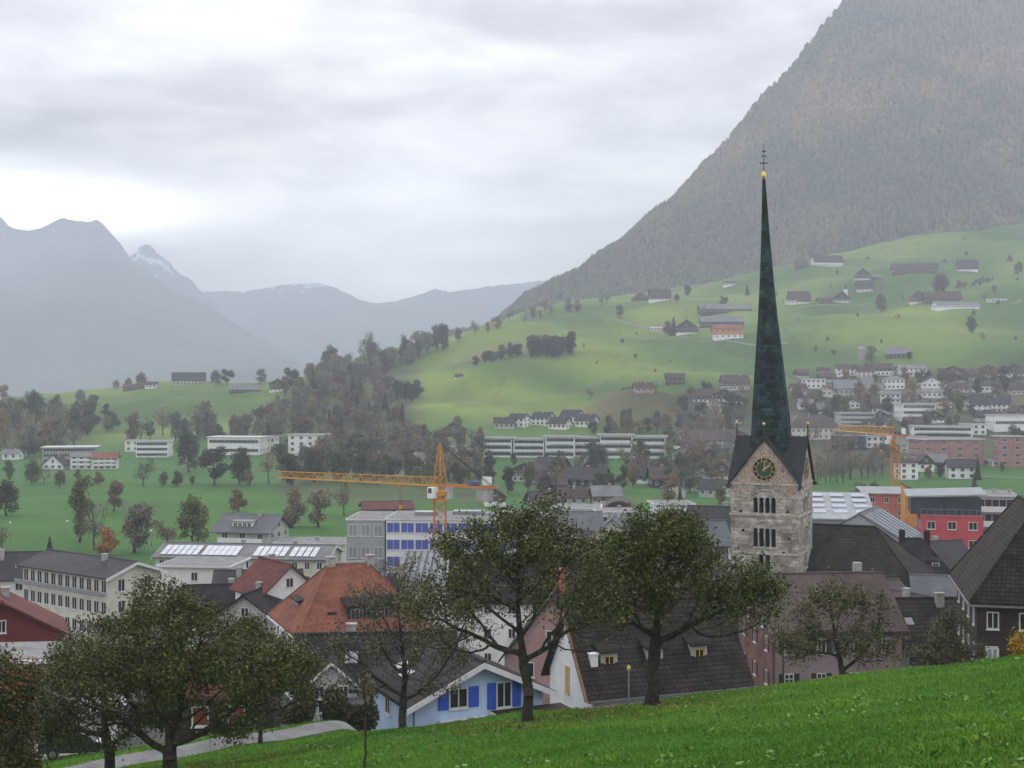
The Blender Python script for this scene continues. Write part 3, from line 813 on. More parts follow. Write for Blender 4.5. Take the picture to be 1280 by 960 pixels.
fb.v = [(v[0] + lx, v[1] + ly, v[2]) for v in fb.v]; fb.build('gold_ball', M_GOLD, spire, smooth=True)
M_IRON = mat('dark_iron', (.03, .03, .035), .5, .2, 2, metal=.5)
cb = MB(); cb.tube((lx, ly, tz(209)), (lx, ly, tz(172)), .055, .03, n=6)
for py, L in ((197, .42), (188, .22), (182, .14)):
    cb.tube((lx - L * ca, ly - L * sa, tz(py)), (lx + L * ca, ly + L * sa, tz(py)), .06, n=6)
    for s in (-1, 1): cb.lathe([(.02, tz(py) - .12), (.11, tz(py)), (.02, tz(py) + .12)], 8, (lx + s * L * ca, ly + s * L * sa))
cb.lathe([(.02, tz(199)), (.16, tz(197)), (.02, tz(195))], 8, (lx, ly))
cb.build('cross', M_IRON, spire)
for (x, y) in ((0, -TS - .25), (-TS - .25, 0), (TS + .25, 0), (0, TS + .25)):
    fb = MB(); fb.tube((x, y, zA - .2), (x, y, zA + 1.7), .10, .07, n=6); fb.lathe([(.03, zA + 1.7), (.19, zA + 1.86), (.19, zA + 1.98), (.03, zA + 2.14)], 10, (x, y), mi=1)
    fb.build('finial', [M_IRON, M_GOLD], church)
# clocks: dark green face, ring of black tablets between gold bars, gold hands
M_CFACE = mat('clock_green', (.032, .075, .036), .6, .15, 2); M_CTAB = mat('clock_tablet', (.018, .016, .014), .6, .2, 2); M_CGOLD = mat('clock_gold', (.50, .38, .15), .45, .12, 3, metal=.3)
zc = tz(586.5)
for a in (0, math.pi / 2, -math.pi / 2):
    ck = empty('clock', (TS * math.sin(a), -TS * math.cos(a), zc), a, church)
    f = MB(); f.prism([(1.42 * math.cos(2 * math.pi * k / 36), 1.42 * math.sin(2 * math.pi * k / 36)) for k in range(36)], 'y', -.10, -.035); f.build('dial', M_CFACE, ck)
    g = MB()
    for (r0, r1) in ((.97, 1.02), (1.40, 1.46)):
        for k in range(36):
            t0, t1 = 2 * math.pi * k / 36, 2 * math.pi * (k + 1) / 36
            q = [(r0 * math.cos(t0), r0 * math.sin(t0)), (r1 * math.cos(t0), r1 * math.sin(t0)), (r1 * math.cos(t1), r1 * math.sin(t1)), (r0 * math.cos(t1), r0 * math.sin(t1))]
            g.prism(q, 'y', -.15, -.06)
    for k in range(12):
        t0 = 2 * math.pi * (k + .5) / 12; dx_, dz_ = math.cos(t0), math.sin(t0); px_, pz_ = -dz_ * .035, dx_ * .035
        g.prism([(dx_ * 1.02 + px_, dz_ * 1.02 + pz_), (dx_ * 1.43 + px_, dz_ * 1.43 + pz_), (dx_ * 1.43 - px_, dz_ * 1.43 - pz_), (dx_ * 1.02 - px_, dz_ * 1.02 - pz_)], 'y', -.145, -.06)
    g.build('gold_ring', M_CGOLD, ck)
    for k in range(12):
        t0 = 2 * math.pi * k / 12; hw = .19
        q = [(r_ * math.cos(t0 + s_ * hw), r_ * math.sin(t0 + s_ * hw)) for r_, s_ in ((1.05, -1), (1.40, -1), (1.40, 1), (1.05, 1))]
        tb = MB(); tb.prism(q, 'y', -.125, -.06); tb.build('hour_tablet', M_CTAB, ck)
    for nm_, ang, L, wd in (('hour_hand', R(90 - 52), 1.02, .10), ('minute_hand', R(90 - 4), 1.3, .055)):
        hb = MB(); dx_, dz_ = math.cos(ang), math.sin(ang)
        q = [(-.25 * dx_ - dz_ * wd, -.25 * dz_ + dx_ * wd), (-.25 * dx_ + dz_ * wd, -.25 * dz_ - dx_ * wd), (L * .7 * dx_ + dz_ * wd * 1.2, L * .7 * dz_ - dx_ * wd * 1.2), (L * dx_, L * dz_), (L * .7 * dx_ - dz_ * wd * 1.2, L * .7 * dz_ + dx_ * wd * 1.2)]
        hb.prism(q, 'y', -.21 if nm_[0] == 'h' else -.19, -.165); hb.build(nm_, M_CGOLD, ck)

# church nave beside the tower
def local(root, dx, dy):
    c, s = math.cos(root.rotation_euler[2]), math.sin(root.rotation_euler[2]); return root.location.x + c * dx - s * dy, root.location.y + s * dx + c * dy
nave = empty('church_nave', (0, 0, ZB), TH); nx, ny = local(church, 10.2, 7.4); nave.location = (nx, ny, ZB)
tag(nave, 'church nave with steep plain dark hipped roof and white walls right of the tower', 'church')
b = MB(); b.box(-11.5, 7.2, -8, 8, -1, tz(731)); b.build('wall', W['white'], nave)
rb = MB(); hh = tz(733); zt = tz(655, 172); e = .9
vs = [(-11.6, -8 - e, hh), (7.2 + e, -8 - e, hh), (7.2 + e, 8 + e, hh), (-11.6, 8 + e, hh), (-11.6, 0, zt), (1.6, 0, zt)]
vs2 = [(v[0], v[1], v[2] + .3) for v in vs]
rb.add(vs + vs2[:4] + vs2[4:], [(0, 3, 2, 1), (0, 1, 7, 6), (1, 2, 8, 7), (2, 3, 9, 8), (6, 7, 11, 10), (7, 8, 11), (8, 9, 10, 11), (3, 0, 6, 10, 9)])
rb.tube(vs2[4], vs2[5], .16, n=6); rb.tube(vs2[5], vs2[1], .13, n=5); rb.tube(vs2[5], vs2[2], .13, n=5)
nr_ = rb.build('roof', RF['brown'], nave)
eb = MB(); eb.box(-11.5, 7.9, -8 - .78, -8 - .62, hh - .2, hh - .01); eb.box(7.9, 8.03, -8 - .78, 8, hh - .2, hh - .01); eb.build('gutter', M_ZINC, nave)
for x in (-6, -1.5, 3):
    add_window(nave, x, -8.0, tz(745), 0, 1.3, 2.6, 'cross')
add_window(nave, 7.2, -3, tz(748), math.pi / 2, 1.3, 2.4, 'cross')
for x in (-3.2, 2.2):
    sb_ = MB(); sb_.tube((x, -6.5, hh + 1.6), (x, -6.5, hh + 2.3), .12, n=6); sb_.build('roof_vent', M_ZINC, nr_)

# ------------------------------------------------------------------ houses below the meadow
def skylight(parent, x, y, z, slope, w=.9, h=1.2, axis='y', sgn=-1, m=None):
    """roof window lying on a slope; axis = direction the slope falls in, sgn = which way"""
    e = empty('skylight', (x, y, z), 0, parent)
    b = MB(); b.box(-w / 2, w / 2, -h / 2, h / 2, 0, .10); b.box(-w / 2 + .08, w / 2 - .08, -h / 2 + .08, h / 2 - .08, .06, .112, 1)
    o = b.build('skylight_pane', [M_ZINC, m or mat('sky_lit_glass', (.26, .28, .30), .45, .05, 1, spec=.4)], e)  # pane colour carries the pale reflection of the sky
    e.rotation_euler = (-sgn * slope, 0, 0) if axis == 'y' else (0, sgn * slope, 0)
    return e

bh = house('pale blue house with blue shutters and dark tiled roof just below the meadow edge', 600, 85, 9.3, 8.2, 5.2, 2.15, 25, 'blue', 'dark', 'y', base=-25.9,
           cols=0, rows=1, sidecols=0, attic=False, trim=True, chim=0, name='blue_house', ov=.75)
add_window(bh, -1.55, -4.1, 5.2, 0, 1.35, 1.35, 'plain', M_SHUT_B)
add_window(bh, 1.75, -4.1, 5.1, 0, 1.15, 1.75, 'plain', M_SHUT_B)
add_window(bh, -1.4, -4.1, 2.7, 0, 1.8, 1.5, 'cross'); add_window(bh, -4.65, 1.0, 3.9, -math.pi / 2, 1.0, 1.2, 'plain')
b = MB(); b.box(-3.0, .55, -5.2, -4.11, 3.72, 3.86); b.box(-3.05, .6, -5.3, -5.2, 3.58, 3.87); b.build('awning', M_TRIM, bh)
b = MB(); b.box(.75, 6.0, -6.4, -4.11, 3.95, 4.12, 1); b.box(.70, 6.05, -6.48, -6.4, 3.72, 4.1); b.box(.68, .75, -6.4, -4.11, 3.72, 4.1); b.box(6.0, 6.07, -6.4, -4.11, 3.72, 4.1)
for x in (.9, 5.85): b.box(x - .07, x + .07, -6.3, -6.16, -3, 3.95)
b.build('porch_roof', [M_TRIM, RF['dark']], bh)
b = MB(); b.tube((-4.72, -4.2, -2), (-4.72, -4.2, 4.9), .06); b.box(-4.75, -4.3, -4.3, -4.13, 4.85, 4.95); b.build('downpipe', mat('blue_pipe', (.08, .13, .30), .5), bh)
k = 2.15 / 4.65
for y in (-4.4, -1.5, 1.5):
    b = MB(); b.box(-5.0, -4.66, y - .06, y + .06, 4.95, 5.1)
    b.build('rafter_end', M_DWOOD, bh)
a_ = math.atan(k)
for x, y in ((-3.4, .6), (-3.0, 2.6)): skylight(bh, x, y, 5.2 + 2.15 - abs(x) * k + .22, a_, .9, 1.1, 'x', -1)

wh = house('white house with steep brown roof and small dormers of yellow windows', 838, 94, 12.5, 8.2, 4.7, 5.3, 20, 'white', 'brown', 'x', base=-26.8, cols=0, rows=1, sidecols=0, attic=False, chim=0, name='white_house', ov=.55)
add_window(wh, -6.25, .5, 4.6, -math.pi / 2, .8, 2.0, 'plain', None, M_YEL, mat('yellow_shutter', (.60, .47, .22), .6))
b = MB(); b.prism([(-4.1 - .6, 4.1), (-4.1 - .35, 4.1), (.0, 9.78), (.0, 10.08)], 'x', -7.0, -6.28); b.build('verge_board', M_DWOOD, wh)
for i, x in enumerate((-4.4, -.7, 3.0)):
    dorm(wh, x, 5.9, -2.95, 1.35, 1.3, 2.3, W['pale'], RF['brown'], kind='shed', frame=M_YEL, winw=.8, winh=.8, rise=.9)
b = MB(); b.box(-5.9, -5.35, -3.1, -2.55, 5.2, 7.1); b.box(-5.96, -5.29, -3.16, -2.49, 7.1, 7.2); b.build('chimney', W['white'], wh)
b = MB(); b.box(-6.6, 6.8, -4.9, -4.72, 4.05, 4.2); b.tube((-5.9, -4.2, 4.1), (-5.9, -4.2, -2), .06); b.build('gutter', M_ZINC, wh)

pk = house('steep gabled house with pale pink front half hidden behind the tree in front of it', 690, 112, 8.4, 11, 10.3, 5.2, -8, 'pink', 'brown', 'y', base=-34.2, rows=4, cols=2, chim=0, ov=.5, name='pink_house')
b = MB(); b.box(-.6, .6, -1.5, -.4, 13.5, 17.2); b.box(-.7, .7, -1.6, -.3, 17.2, 17.4); b.build('chimney', W['salmon'], pk)
house('long white house with dark roof behind the steep pink house', 655, 150, 17, 9, 11.5, 4.2, -4, 'white', 'dark', 'x', base=-36.6, rows=4, cols=6, win=(.9, 1.2), name='white_house')
house('pale house with brown roof behind the white house with yellow dormers', 848, 132, 13, 9, 9.6, 4.6, 8, 'pale', 'brown', 'x', base=-36.2, rows=3, name='pale_house')
house('dark roofed house just left of the church tower, lower of two', 868, 176, 9.5, 9, 15.2, 2.6, 4, 'grey', 'slate', 'x', base=-37.3, rows=4, name='grey_house')
house('dark roofed white gabled house just left of the church tower, upper of two', 893, 196, 8.6, 9, 13.8, 4.3, -18, 'white', 'fdark', 'x', base=-37.5, rows=4, name='white_house')
house('low building with brown roof behind the orchard trees left of the tower', 800, 185, 13, 9, 10.5, 3.5, -6, 'pale', 'fbrown', 'x', base=-37.5, rows=3, name='pale_house')
house('brown roofed house with ochre wall behind the middle trees', 745, 165, 12, 9, 11, 4.2, 12, 'yellow', 'brown', 'y', base=-37.2, rows=3, name='ochre_house')

pb = house('rose plastered presbytery with dark shutters and old brown roof below the tower', 1047, 112, 11.6, 11, 11.9, 4.0, 5, 'rose', 'plum', 'x', base=-33.5, rows=4, cols=4, win=(.85, 1.3), style='cross', shutters=M_SHUT_D, attic=False, chim=0, sidecols=3, name='presbytery', ov=.5)
b = MB(); b.prism([(-5.52, -3), (5.52, -3), (5.52, 12.3), (0, 16.55), (-5.52, 12.3)], 'x', -5.845, -5.803); b.build('gable_wall', W['brickrose'], pb)
for y, z in ((-2.6, 14.0 - 1.6), (2.0, 12.2)): add_window(pb, -5.86, y, z, -math.pi / 2, .8, 1.2, 'cross', M_SHUT_D)
for x in (-5.7, -4.9):
    b = MB(); b.tube((x, -5.62, -3), (x, -5.62, 12.1), .06); b.build('downpipe', mat('rusty_pipe', (.10, .055, .045), .6), pb)
b = MB(); b.box(-6.1, 6.1, -6.1, -5.93, 11.75, 11.9); b.build('gutter', mat('rusty_pipe', (.10, .055, .045), .6), pb)
b = MB(); b.box(3.65, 4.35, .3, .9, 15.2, 17.0); b.build('chimney', M_CHIM, pb)

rg = house('big dark brown timber house with very steep roof at the right edge', 1302, 98, 9.4, 14.5, 14.0, 7.4, -13.5, 'wood', 'brown', 'y', kind='hip', inset=2.6, base=-31.0, rows=5, cols=4, win=(.9, 1.35), sidecols=4, chim=0, ov=.55, name='timber_house')
skylight(rg, -2.9, -6.3, 15.6, R(62), .7, 1.0, 'y', -1)
b = MB(); b.box(-5.3, 5.3, -7.95, -7.8, 13.85, 14.0); b.box(-5.4, -5.25, -7.8, 7.8, 13.85, 14.0); b.build('gutter', M_ZINC, rg)
add_window(rg, -3.6, -7.28, 10.0, 0, .9, 1.5, 'plain', None, None, M_GREYBLIND)

rd = house('large house with bright orange red hipped tile roof and dark dormers', 457, 142.6, 14, 15, 8.6, 7.0, 22, 'white', 'red', 'x', kind='hip', inset=4.7, base=-36.5, rows=3, cols=5, win=(.9, 1.3), sidecols=5, chim=0, ov=.8, name='red_roofed_house')
dorm(rd, 1.0, 9.75, -6.6, 5.6, 1.9, 3.2, W['wood'], RF['brown'], kind='shed', frame=M_ZINC, nw=4, rise=.7)
dorm(rd, 0, 0, 0, 3.2, 1.7, 3.0, W['wood'], RF['brown'], rz=-math.pi / 2, kind='shed', nw=2, rise=.7, loc=(-6.0, 1.0, 9.8))
for x in (-2.1, 2.6):
    b = MB(); b.box(x - .45, x + .45, -.4, .4, 14.6, 16.3); b.box(x - .55, x + .55, -.5, .5, 16.3, 16.45); b.build('chimney', M_CHIM, rd)
b = MB(); b.box(-1.6, 2.1, -.2, .2, 15.55, 15.8); b.build('ridge_cap', M_CHIM, rd)
b = MB(); b.box(-.5, .5, -.35, .2, 0, .75); b.build('roof_hatch', W['wood'], rd, (-3.4, -5.6, 10.3))
b = MB(); b.box(-7.85, 7.85, -8.45, -8.3, 8.42, 8.6); b.box(-7.95, -7.8, -8.3, 8.3, 8.42, 8.6); b.build('gutter', M_TRIM, rd)

dk = house('dark tiled house with white edged gable dormer below the red roof', 470, 98, 11.6, 8.5, 6.3, 2.9, 6, 'pale', 'dark', 'x', base=-29.3, rows=2, cols=3, chim=1, ov=.7, name='dark_roofed_house')
dorm(dk, -3.35, 5.5, -4.9, 3.9, .9, 5.0, W['pale'], RF['dark'], kind='gable', nw=2, rise=1.75, winw=.8, winh=1.0)
for x in (-1.9, -5.1): skylight(dk, x, -2.6, 8.0, math.atan(2.9 / 4.25), 1.0, 1.2, 'y', -1)

gb = house('brown boarded shed with two rust red shuttered windows beside the path', 272, 79, 6.4, 6, 3.0, 1.7, 4, 'wood', 'maroon', 'x', base=-22.1, rows=1, cols=0, sidecols=0, attic=False, chim=0, name='garden_shed', ov=.5)
for x in (-1.05, 1.15): add_window(gb, x, -3.0, 1.6, 0, 1.05, 1.25, 'single', None, None, M_SHUT_R)
house('red boarded house with maroon tiled roof at the left edge', 2, 118, 11, 9, 10.0, 3.2, 24, 'redwood', 'maroon', 'y', base=-33.4, rows=3, cols=3, win=(.8, 1.2), name='red_house')
house('low flat roofed garage in front of the red boarded house', 16, 100, 6.5, 6, 6.9, 0, 6, 'grey', 'gravel', kind='flat', base=-28.7, rows=2, cols=2, chim=0, name='garage', cat='garage')
house('small white house with pale roof seen through the big tree at left', 92, 94, 6.2, 7, 4.2, 2.0, 20, 'white', 'sheet', 'x', base=-28.3, rows=1, cols=2, chim=0, name='white_house')
house('dark roofed house with white eaves left of the cream school', 6, 190, 8, 8, 8.8, 3.0, 10, 'white', 'fdark', 'x', base=-37.5, rows=3, name='white_house')

# ------------------------------------------------------------------ town middle
cs = house('cream three storey school with rows of tall windows and low dark roof', 80, 178, 20.0, 8.6, 11.6, 1.5, -37, 'cream', 'fdark', 'x', base=-37.6, rows=4, cols=12, win=(1.15, 1.75), sidecols=2, chim=1, trim=True, ov=.7, name='cream_school', cat='school')
b = MB(); b.box(-10.3, 10.3, -5.5, -4.905, 9.1, 9.25); b.box(-10.3, 10.3, -5.5, -5.42, 9.25, 9.75); b.build('balcony', M_ZINC, cs)
sp_ = house('long cream building with pale solar panels along its low grey roof', 300, 226, 31, 11, 7.2, 1.7, -7, 'cream', 'slate', 'x', base=-38, rows=3, cols=14, win=(1.0, 1.3), chim=2, trim=True, ov=.6, name='solar_roofed_building', cat='building')
k = 1.7 / 5.5
for x0, x1 in ((-15.0, -8.0), (-7.4, -.8), (2.0, 8.0), (8.6, 13.6)):
    e_ = empty('solar_array', ((x0 + x1) / 2, -3.1, 7.2 + 1.7 - 3.1 * k + .30), 0, sp_); e_.rotation_euler = (math.atan(k), 0, 0)
    n = int((x1 - x0) / 1.1)
    for r_ in range(2):
        b = MB()
        for i in range(n):
            u = -(x1 - x0) / 2 + (i + .5) * (x1 - x0) / n; b.box(u - .5, u + .5, -2.0 + r_ * 2.0, -.08 + r_ * 2.0, 0, .06)
        b.build('solar_panel', M_PANEL, e_)
house('plain white flat roofed annexe in front of the solar roofed building', 243, 197, 10.5, 9, 9.6, 0, -6, 'white', 'gravel', kind='flat', base=-37.8, rows=3, cols=1, chim=0, name='white_annexe', cat='building')
house('small white gabled house with maroon roof left of the big red roof', 362, 166, 7.5, 8, 10.4, 3.2, 38, 'white', 'maroon', 'y', base=-37.2, rows=3, cols=2, name='white_house')
house('dark roofed cottage behind the big left tree, left of the red roof', 306, 160, 9, 8, 7.5, 3.0, -14, 'pale', 'dark', 'y', base=-37, rows=2, cols=2, name='cottage')
house('low dark roofed house behind the cottage left of the red roof', 320, 190, 12, 8, 6.6, 2.6, 6, 'pale', 'fdark', 'x', base=-37.6, rows=2, name='pale_house')
house('long dark roofed house left of the maroon roofed gable', 270, 172, 8, 7, 7.0, 2.6, 10, 'white', 'dark', 'x', base=-37.3, rows=2, name='white_house')
ch = house('three storey chalet style apartment house with balconies before the green field', 303, 268, 12, 10, 7.3, 2.7, -14, 'pale', 'slate', 'x', base=-38.0, rows=3, cols=3, win=(1.3, 1.2), balcony=1, chim=1, ov=1.0, name='chalet_block')
dorm(ch, -.5, 7.7, -4.0, 4.6, 1.3, 3.5, W['white'], RF['slate'], kind='shed', nw=4, rise=.3)
house('low white flat roofed hall beside the blue windowed school', 388, 262, 14.2, 9, 5.2, 0, -3, 'white', 'gravel', kind='flat', base=-38, rows=1, cols=4, win=(1.0, 1.4), chim=1, name='white_hall', cat='building')
bs = house('long white school with rows of blue blinds behind the yellow crane', 581, 238, 29.5, 14, 12.6, 0, -4, 'white', 'gravel', kind='flat', base=-38, rows=4, cols=11, win=(2.55, 2.2), chim=0, ov=.25, glass=M_BLIND, name='blue_window_school', cat='school', sidecols=4)
for x0, x1, y in ((-10, -6, -1), (-3, 3, 1), (6, 11, 0)):
    b = MB(); b.box(x0, x1, y - 1.5, y + 1.5, 12.9, 13.7); b.build('roof_plant', M_ZINC, bs)
house('grey panelled end block of the blue windowed school', 457, 240, 7.2, 14, 12.4, 0, -4, 'metal', 'gravel', kind='flat', base=-38, rows=3, cols=3, win=(2.0, 2.2), chim=0, ov=.2, glass=M_GREYBLIND, name='grey_block', cat='building')
sh = house('low hall with pale ribbed metal roof at the foot of the yellow crane', 580, 188, 19, 13, 8.0, 3.6, -6, 'white', 'sheet', 'x', base=-37.4, rows=1, cols=5, chim=0, name='ribbed_roof_hall', cat='building')
b = MB()
for i in range(19):
    x = -9.4 + i; b.hexa([(x - .12, -7.1, 8.04), (x + .12, -7.1, 8.04), (x + .12, -.1, 11.86), (x - .12, -.1, 11.86), (x - .12, -7.1, 8.32), (x + .12, -7.1, 8.32), (x + .12, -.1, 12.0), (x - .12, -.1, 12.0)])
b.build('roof_rib', RF['slate'], sh)
house('white flat roofed block with dark windows left of the arched hall', 722, 285, 9.5, 8, 10.2, 0, -4, 'white', 'gravel', kind='flat', base=-38, rows=3, cols=3, win=(2.2, 1.2), chim=0, name='white_block', cat='building')
house('white flat roofed block directly in front of the arched hall', 770, 280, 7.6, 7, 9.9, 0, 4, 'white', 'gravel', kind='flat', base=-38, rows=3, cols=2, win=(2.0, 1.2), chim=1, name='white_block', cat='building')
house('white flat roofed block with glazed top right of the arched hall', 843, 290, 8.2, 8, 10.6, 0, 4, 'white', 'gravel', kind='flat', base=-38, rows=3, cols=5, win=(1.1, 1.6), chim=0, name='white_block', cat='building')
house('grey roofed building with bluish glazed front below the white flat blocks', 722, 240, 8.5, 9, 10.8, 2.6, 0, 'pale', 'slate', 'x', base=-38, rows=2, cols=1, strip='f', chim=0, name='glazed_building', cat='building', glass=mat('bluish_glass', (.06, .12, .16), .2, .1, 1, spec=.6))
house('pale yellow gabled house below the arched hall', 765, 236, 8.4, 9, 9.4, 3.6, -8, 'cream', 'slate', 'y', base=-38, rows=2, cols=2, chim=1, name='yellow_house')
house('grey roofed house right of the pale yellow gable', 815, 245, 9, 9, 9.8, 2.6, 6, 'pale', 'slate', 'x', base=-38, rows=2, cols=3, name='pale_house')
# arched hall
AX, AY = at(774, 335)
ar = empty('arched_hall', (AX, AY, z1(AX, AY) - .3), R(-6)); tag(ar, 'barrel roofed hall with dark arched front in the middle of the town', 'hall')
RA = 4.4
b = MB(); pr = [(-RA, 0), (-RA, 3.6)] + [(-RA * math.cos(math.pi * k / 16), 3.6 + RA * math.sin(math.pi * k / 16)) for k in range(1, 16)] + [(RA, 3.6), (RA, 0)]
b.prism(pr, 'y', -6, 6); b.build('wall', W['farwood'], ar)
b = MB()
for k in range(16):
    t0, t1 = math.pi * k / 16, math.pi * (k + 1) / 16
    q = [(-r_ * math.cos(t), 3.6 + r_ * math.sin(t)) for r_, t in ((RA + .02, t0), (RA + .4, t0), (RA + .4, t1), (RA + .02, t1))]
    b.prism(q, 'y', -6.8, 6.8)
b.build('roof', RF['plum'], ar)
b = MB(); b.box(-1.8, 1.8, -6.08, -6.003, 0, 3.4); b.build('gate', M_DARK, ar)

# right of the church
rb_ = house('red building with dark glazed top storey under a pale lean-to roof', 1190, 236, 11, 11, 13.4, 0, -14, 'red', 'gravel', kind='flat', base=-38, rows=4, cols=3, win=(1.5, 1.5), sidecols=3, chim=0, ov=.1, fascia='red', name='red_building', cat='building')
b = MB(); b.box(-7.2, 5.2, -4.6, 5.4, 13.82, 16.9); b.build('glazed_storey', W['glass_wall'], rb_)
b = MB(); b.hexa([(-8.0, -5.6, 16.92), (6.2, -5.6, 17.5), (6.2, 6.0, 17.9), (-8.0, 6.0, 17.3), (-8.0, -5.6, 17.2), (6.2, -5.6, 17.8), (6.2, 6.0, 18.2), (-8.0, 6.0, 17.6)]); b.build('lean_to_roof', RF['sheet'], rb_)
b = MB()
for i in range(10): b.box(-5.5 + i * 1.22 - .03, -5.5 + i * 1.22 + .03, -5.5, -5.44, 13.75, 14.8)
b.box(-5.5, 5.5, -5.5, -5.44, 14.8, 14.87); b.build('railing', M_ZINC, rb_)
house('salmon and orange building with low pale roof at the foot of the second crane', 1108, 300, 9.5, 12, 12.2, .6, -8, 'salmon', 'sheet', kind='shed', base=-38, rows=4, cols=3, chim=0, name='salmon_building', cat='building')
house('bright orange wedge roofed wall block beside the salmon building', 1181, 286, 8, 9.0, 11.2, 4.2, 80, 'orange', 'fbrown', kind='shed', base=-38, rows=1, cols=0, sidecols=0, chim=0, ov=.15, name='orange_building', cat='building')
tb_ = house('grey terraced apartment block with balconies behind the red building', 1240, 262, 8.8, 12, 15.0, 0, -14, 'pale', 'gravel', kind='flat', base=-38, rows=5, cols=1, strip='f', chim=2, ov=.6, balcony=1, name='terraced_block', cat='apartment block')
mb_ = house('grey sheet metal workshop with slanted roof of pale skylight strips', 1074, 206, 17, 14, 11.6, 5.0, -27, 'metal', 'slate', 'y', base=-37.6, rows=1, cols=0, sidecols=3, attic=False, chim=0, ov=.2, name='metal_workshop', cat='workshop')
k = 5.0 / 8.5
for i in range(6):
    b = MB(); y = -5.8 + i * 2.3
    b.hexa([(.8, y - .35, 11.6 + 5.0 - .8 * k + .26), (7.4, y - .35, 11.6 + 1.1 * k + .26), (7.4, y + .35, 11.6 + 1.1 * k + .26), (.8, y + .35, 11.6 + 5.0 - .8 * k + .26),
            (.8, y - .35, 11.6 + 5.0 - .8 * k + .4), (7.4, y - .35, 11.6 + 1.1 * k + .4), (7.4, y + .35, 11.6 + 1.1 * k + .4), (.8, y + .35, 11.6 + 5.0 - .8 * k + .4)])
    b.build('skylight_strip', M_PANEL, mb_)
gh = house('low hall with wide pale metal roof directly right of the church tower', 1046, 236, 13, 17, 13.0, 3.4, -10, 'metal', 'sheet', kind='shed', base=-38, rows=1, cols=3, chim=0, name='metal_hall', cat='workshop')
kk = 3.4 / 17
for i in range(3):
    for j in range(4):
        x, y = -4.3 + i * 4.0, -5.5 + j * 3.6; z = 13.0 + 3.4 * (y + 8.5) / 17 + .3
        b = MB(); b.hexa([(x, y, z), (x + 2.6, y, z), (x + 2.6, y + 1.6, z + 1.6 * kk), (x, y + 1.6, z + 1.6 * kk), (x, y, z + .14), (x + 2.6, y, z + .14), (x + 2.6, y + 1.6, z + .5), (x, y + 1.6, z + .5)])
        b.build('roof_light', M_PANEL, gh)
ms = house('yellow walled house with dark mansard roof and small dormers below the red building', 1146, 178, 8.6, 9, 10.4, 4.6, -12, 'yellow', 'dark', 'x', kind='hip', inset=3.2, base=-37, rows=3, cols=3, chim=0, name='mansard_house', ov=.6)
for x in (-2.0, .6, 2.6): dorm(ms, x, 11.2, -3.9, 1.1, 1.1, 2.0, W['pale'], RF['dark'], rise=.5)
for x in (-1.6, 1.8):
    b = MB(); b.box(x - .4, x + .4, -.35, .35, 14.0, 16.2); b.build('chimney', RF['dark'], ms)
house('dark grey roofed house right of the mansard house', 1188, 195, 8, 8, 9.4, 3.4, 14, 'pale', 'fdark', 'x', base=-37.4, rows=3, name='pale_house')
house('house with faded pink tiled roof and white gable below the mansard house', 1156, 142, 7.5, 8, 9.9, 2.8, 30, 'white', 'plum', 'y', base=-36.4, rows=3, cols=2, name='white_house')
house('house with pale grey roof between the pink roof and the timber house', 1192, 152, 8, 8, 10.4, 2.6, -12, 'pale', 'slate', 'x', base=-36.6, rows=3, name='pale_house')
lw = house('low dark roofed house with white garage behind the small right trees', 1158, 116, 9.2, 9, 9.8, 3.0, 3, 'pale', 'brown', 'x', base=-33.2, rows=3, cols=4, name='dark_roofed_house')
for x in (-2.2, -.9): skylight(lw, x, -2.6, 11.3, math.atan(3.0 / 4.5), .7, .9, 'y', -1)
house('small brown roofed house between the nave and the mansard house', 1118, 150, 7, 8, 9.8, 2.8, 24, 'yellow', 'plum', 'x', base=-36.5, rows=3, name='yellow_house')

# thin post lamp below the white dormered house
def street_lamp(px, d, top_py, label, head=.22, m=None):
    x, y = at(px, d); zb = z1(x, y); zt = -(top_py - 480) / F * d
    r = empty('street_lamp', (x, y, zb), 0); tag(r, label, 'street lamp')
    b = MB(); b.tube((0, 0, -.3), (0, 0, zt - zb), .09, .055, n=8); b.build('pole', M_ZINC, r)
    b = MB(); b.lathe([(.05, zt - zb), (head, zt - zb + .06), (head * 1.1, zt - zb + .2), (.05, zt - zb + .34)], 10); b.build('lamp_head', m or W['white'], r)
for px, d, tp, lb in ((13, 262, 654, 'street lamp with pale head at the edge of the field, leftmost of three'), (84, 265, 652, 'street lamp with pale head behind the cream school, middle one of three'),
                      (189, 255, 664, 'street lamp with pale head above the solar roofed building, right one of three')):
    street_lamp(px, d, tp, lb)
street_lamp(786, 82, 838, 'small yellowish lantern on a thin pole in front of the dormered white house', .12, M_YEL)

# ------------------------------------------------------------------ cranes
M_CY = mat('crane_yellow', (.60, .29, .035), .5, .12, .6, bump=0); M_CO = mat('crane_orange', (.55, .19, .035), .5, .12, .6)
def lattice4(b, p0, p1, wx, bay, rc=.07, rd=.035):
    """square lattice mast along z"""
    (x, y, z0), (_, _, z1_) = p0, p1; h = wx / 2
    cs_ = [(-h, -h), (h, -h), (h, h), (-h, h)]
    for cx_, cy_ in cs_: b.tube((x + cx_, y + cy_, z0), (x + cx_, y + cy_, z1_), rc, n=4)
    n = max(1, int((z1_ - z0) / bay))
    for i in range(n):
        za, zb = z0 + (z1_ - z0) * i / n, z0 + (z1_ - z0) * (i + 1) / n
        for k in range(4):
            a, c = cs_[k], cs_[(k + 1) % 4]
            q, s_ = (a, c) if i % 2 else (c, a)
            b.tube((x + q[0], y + q[1], za), (x + s_[0], y + s_[1], zb), rd, n=4); b.tube((x + a[0], y + a[1], za), (x + c[0], y + c[1], za), rd, n=4)
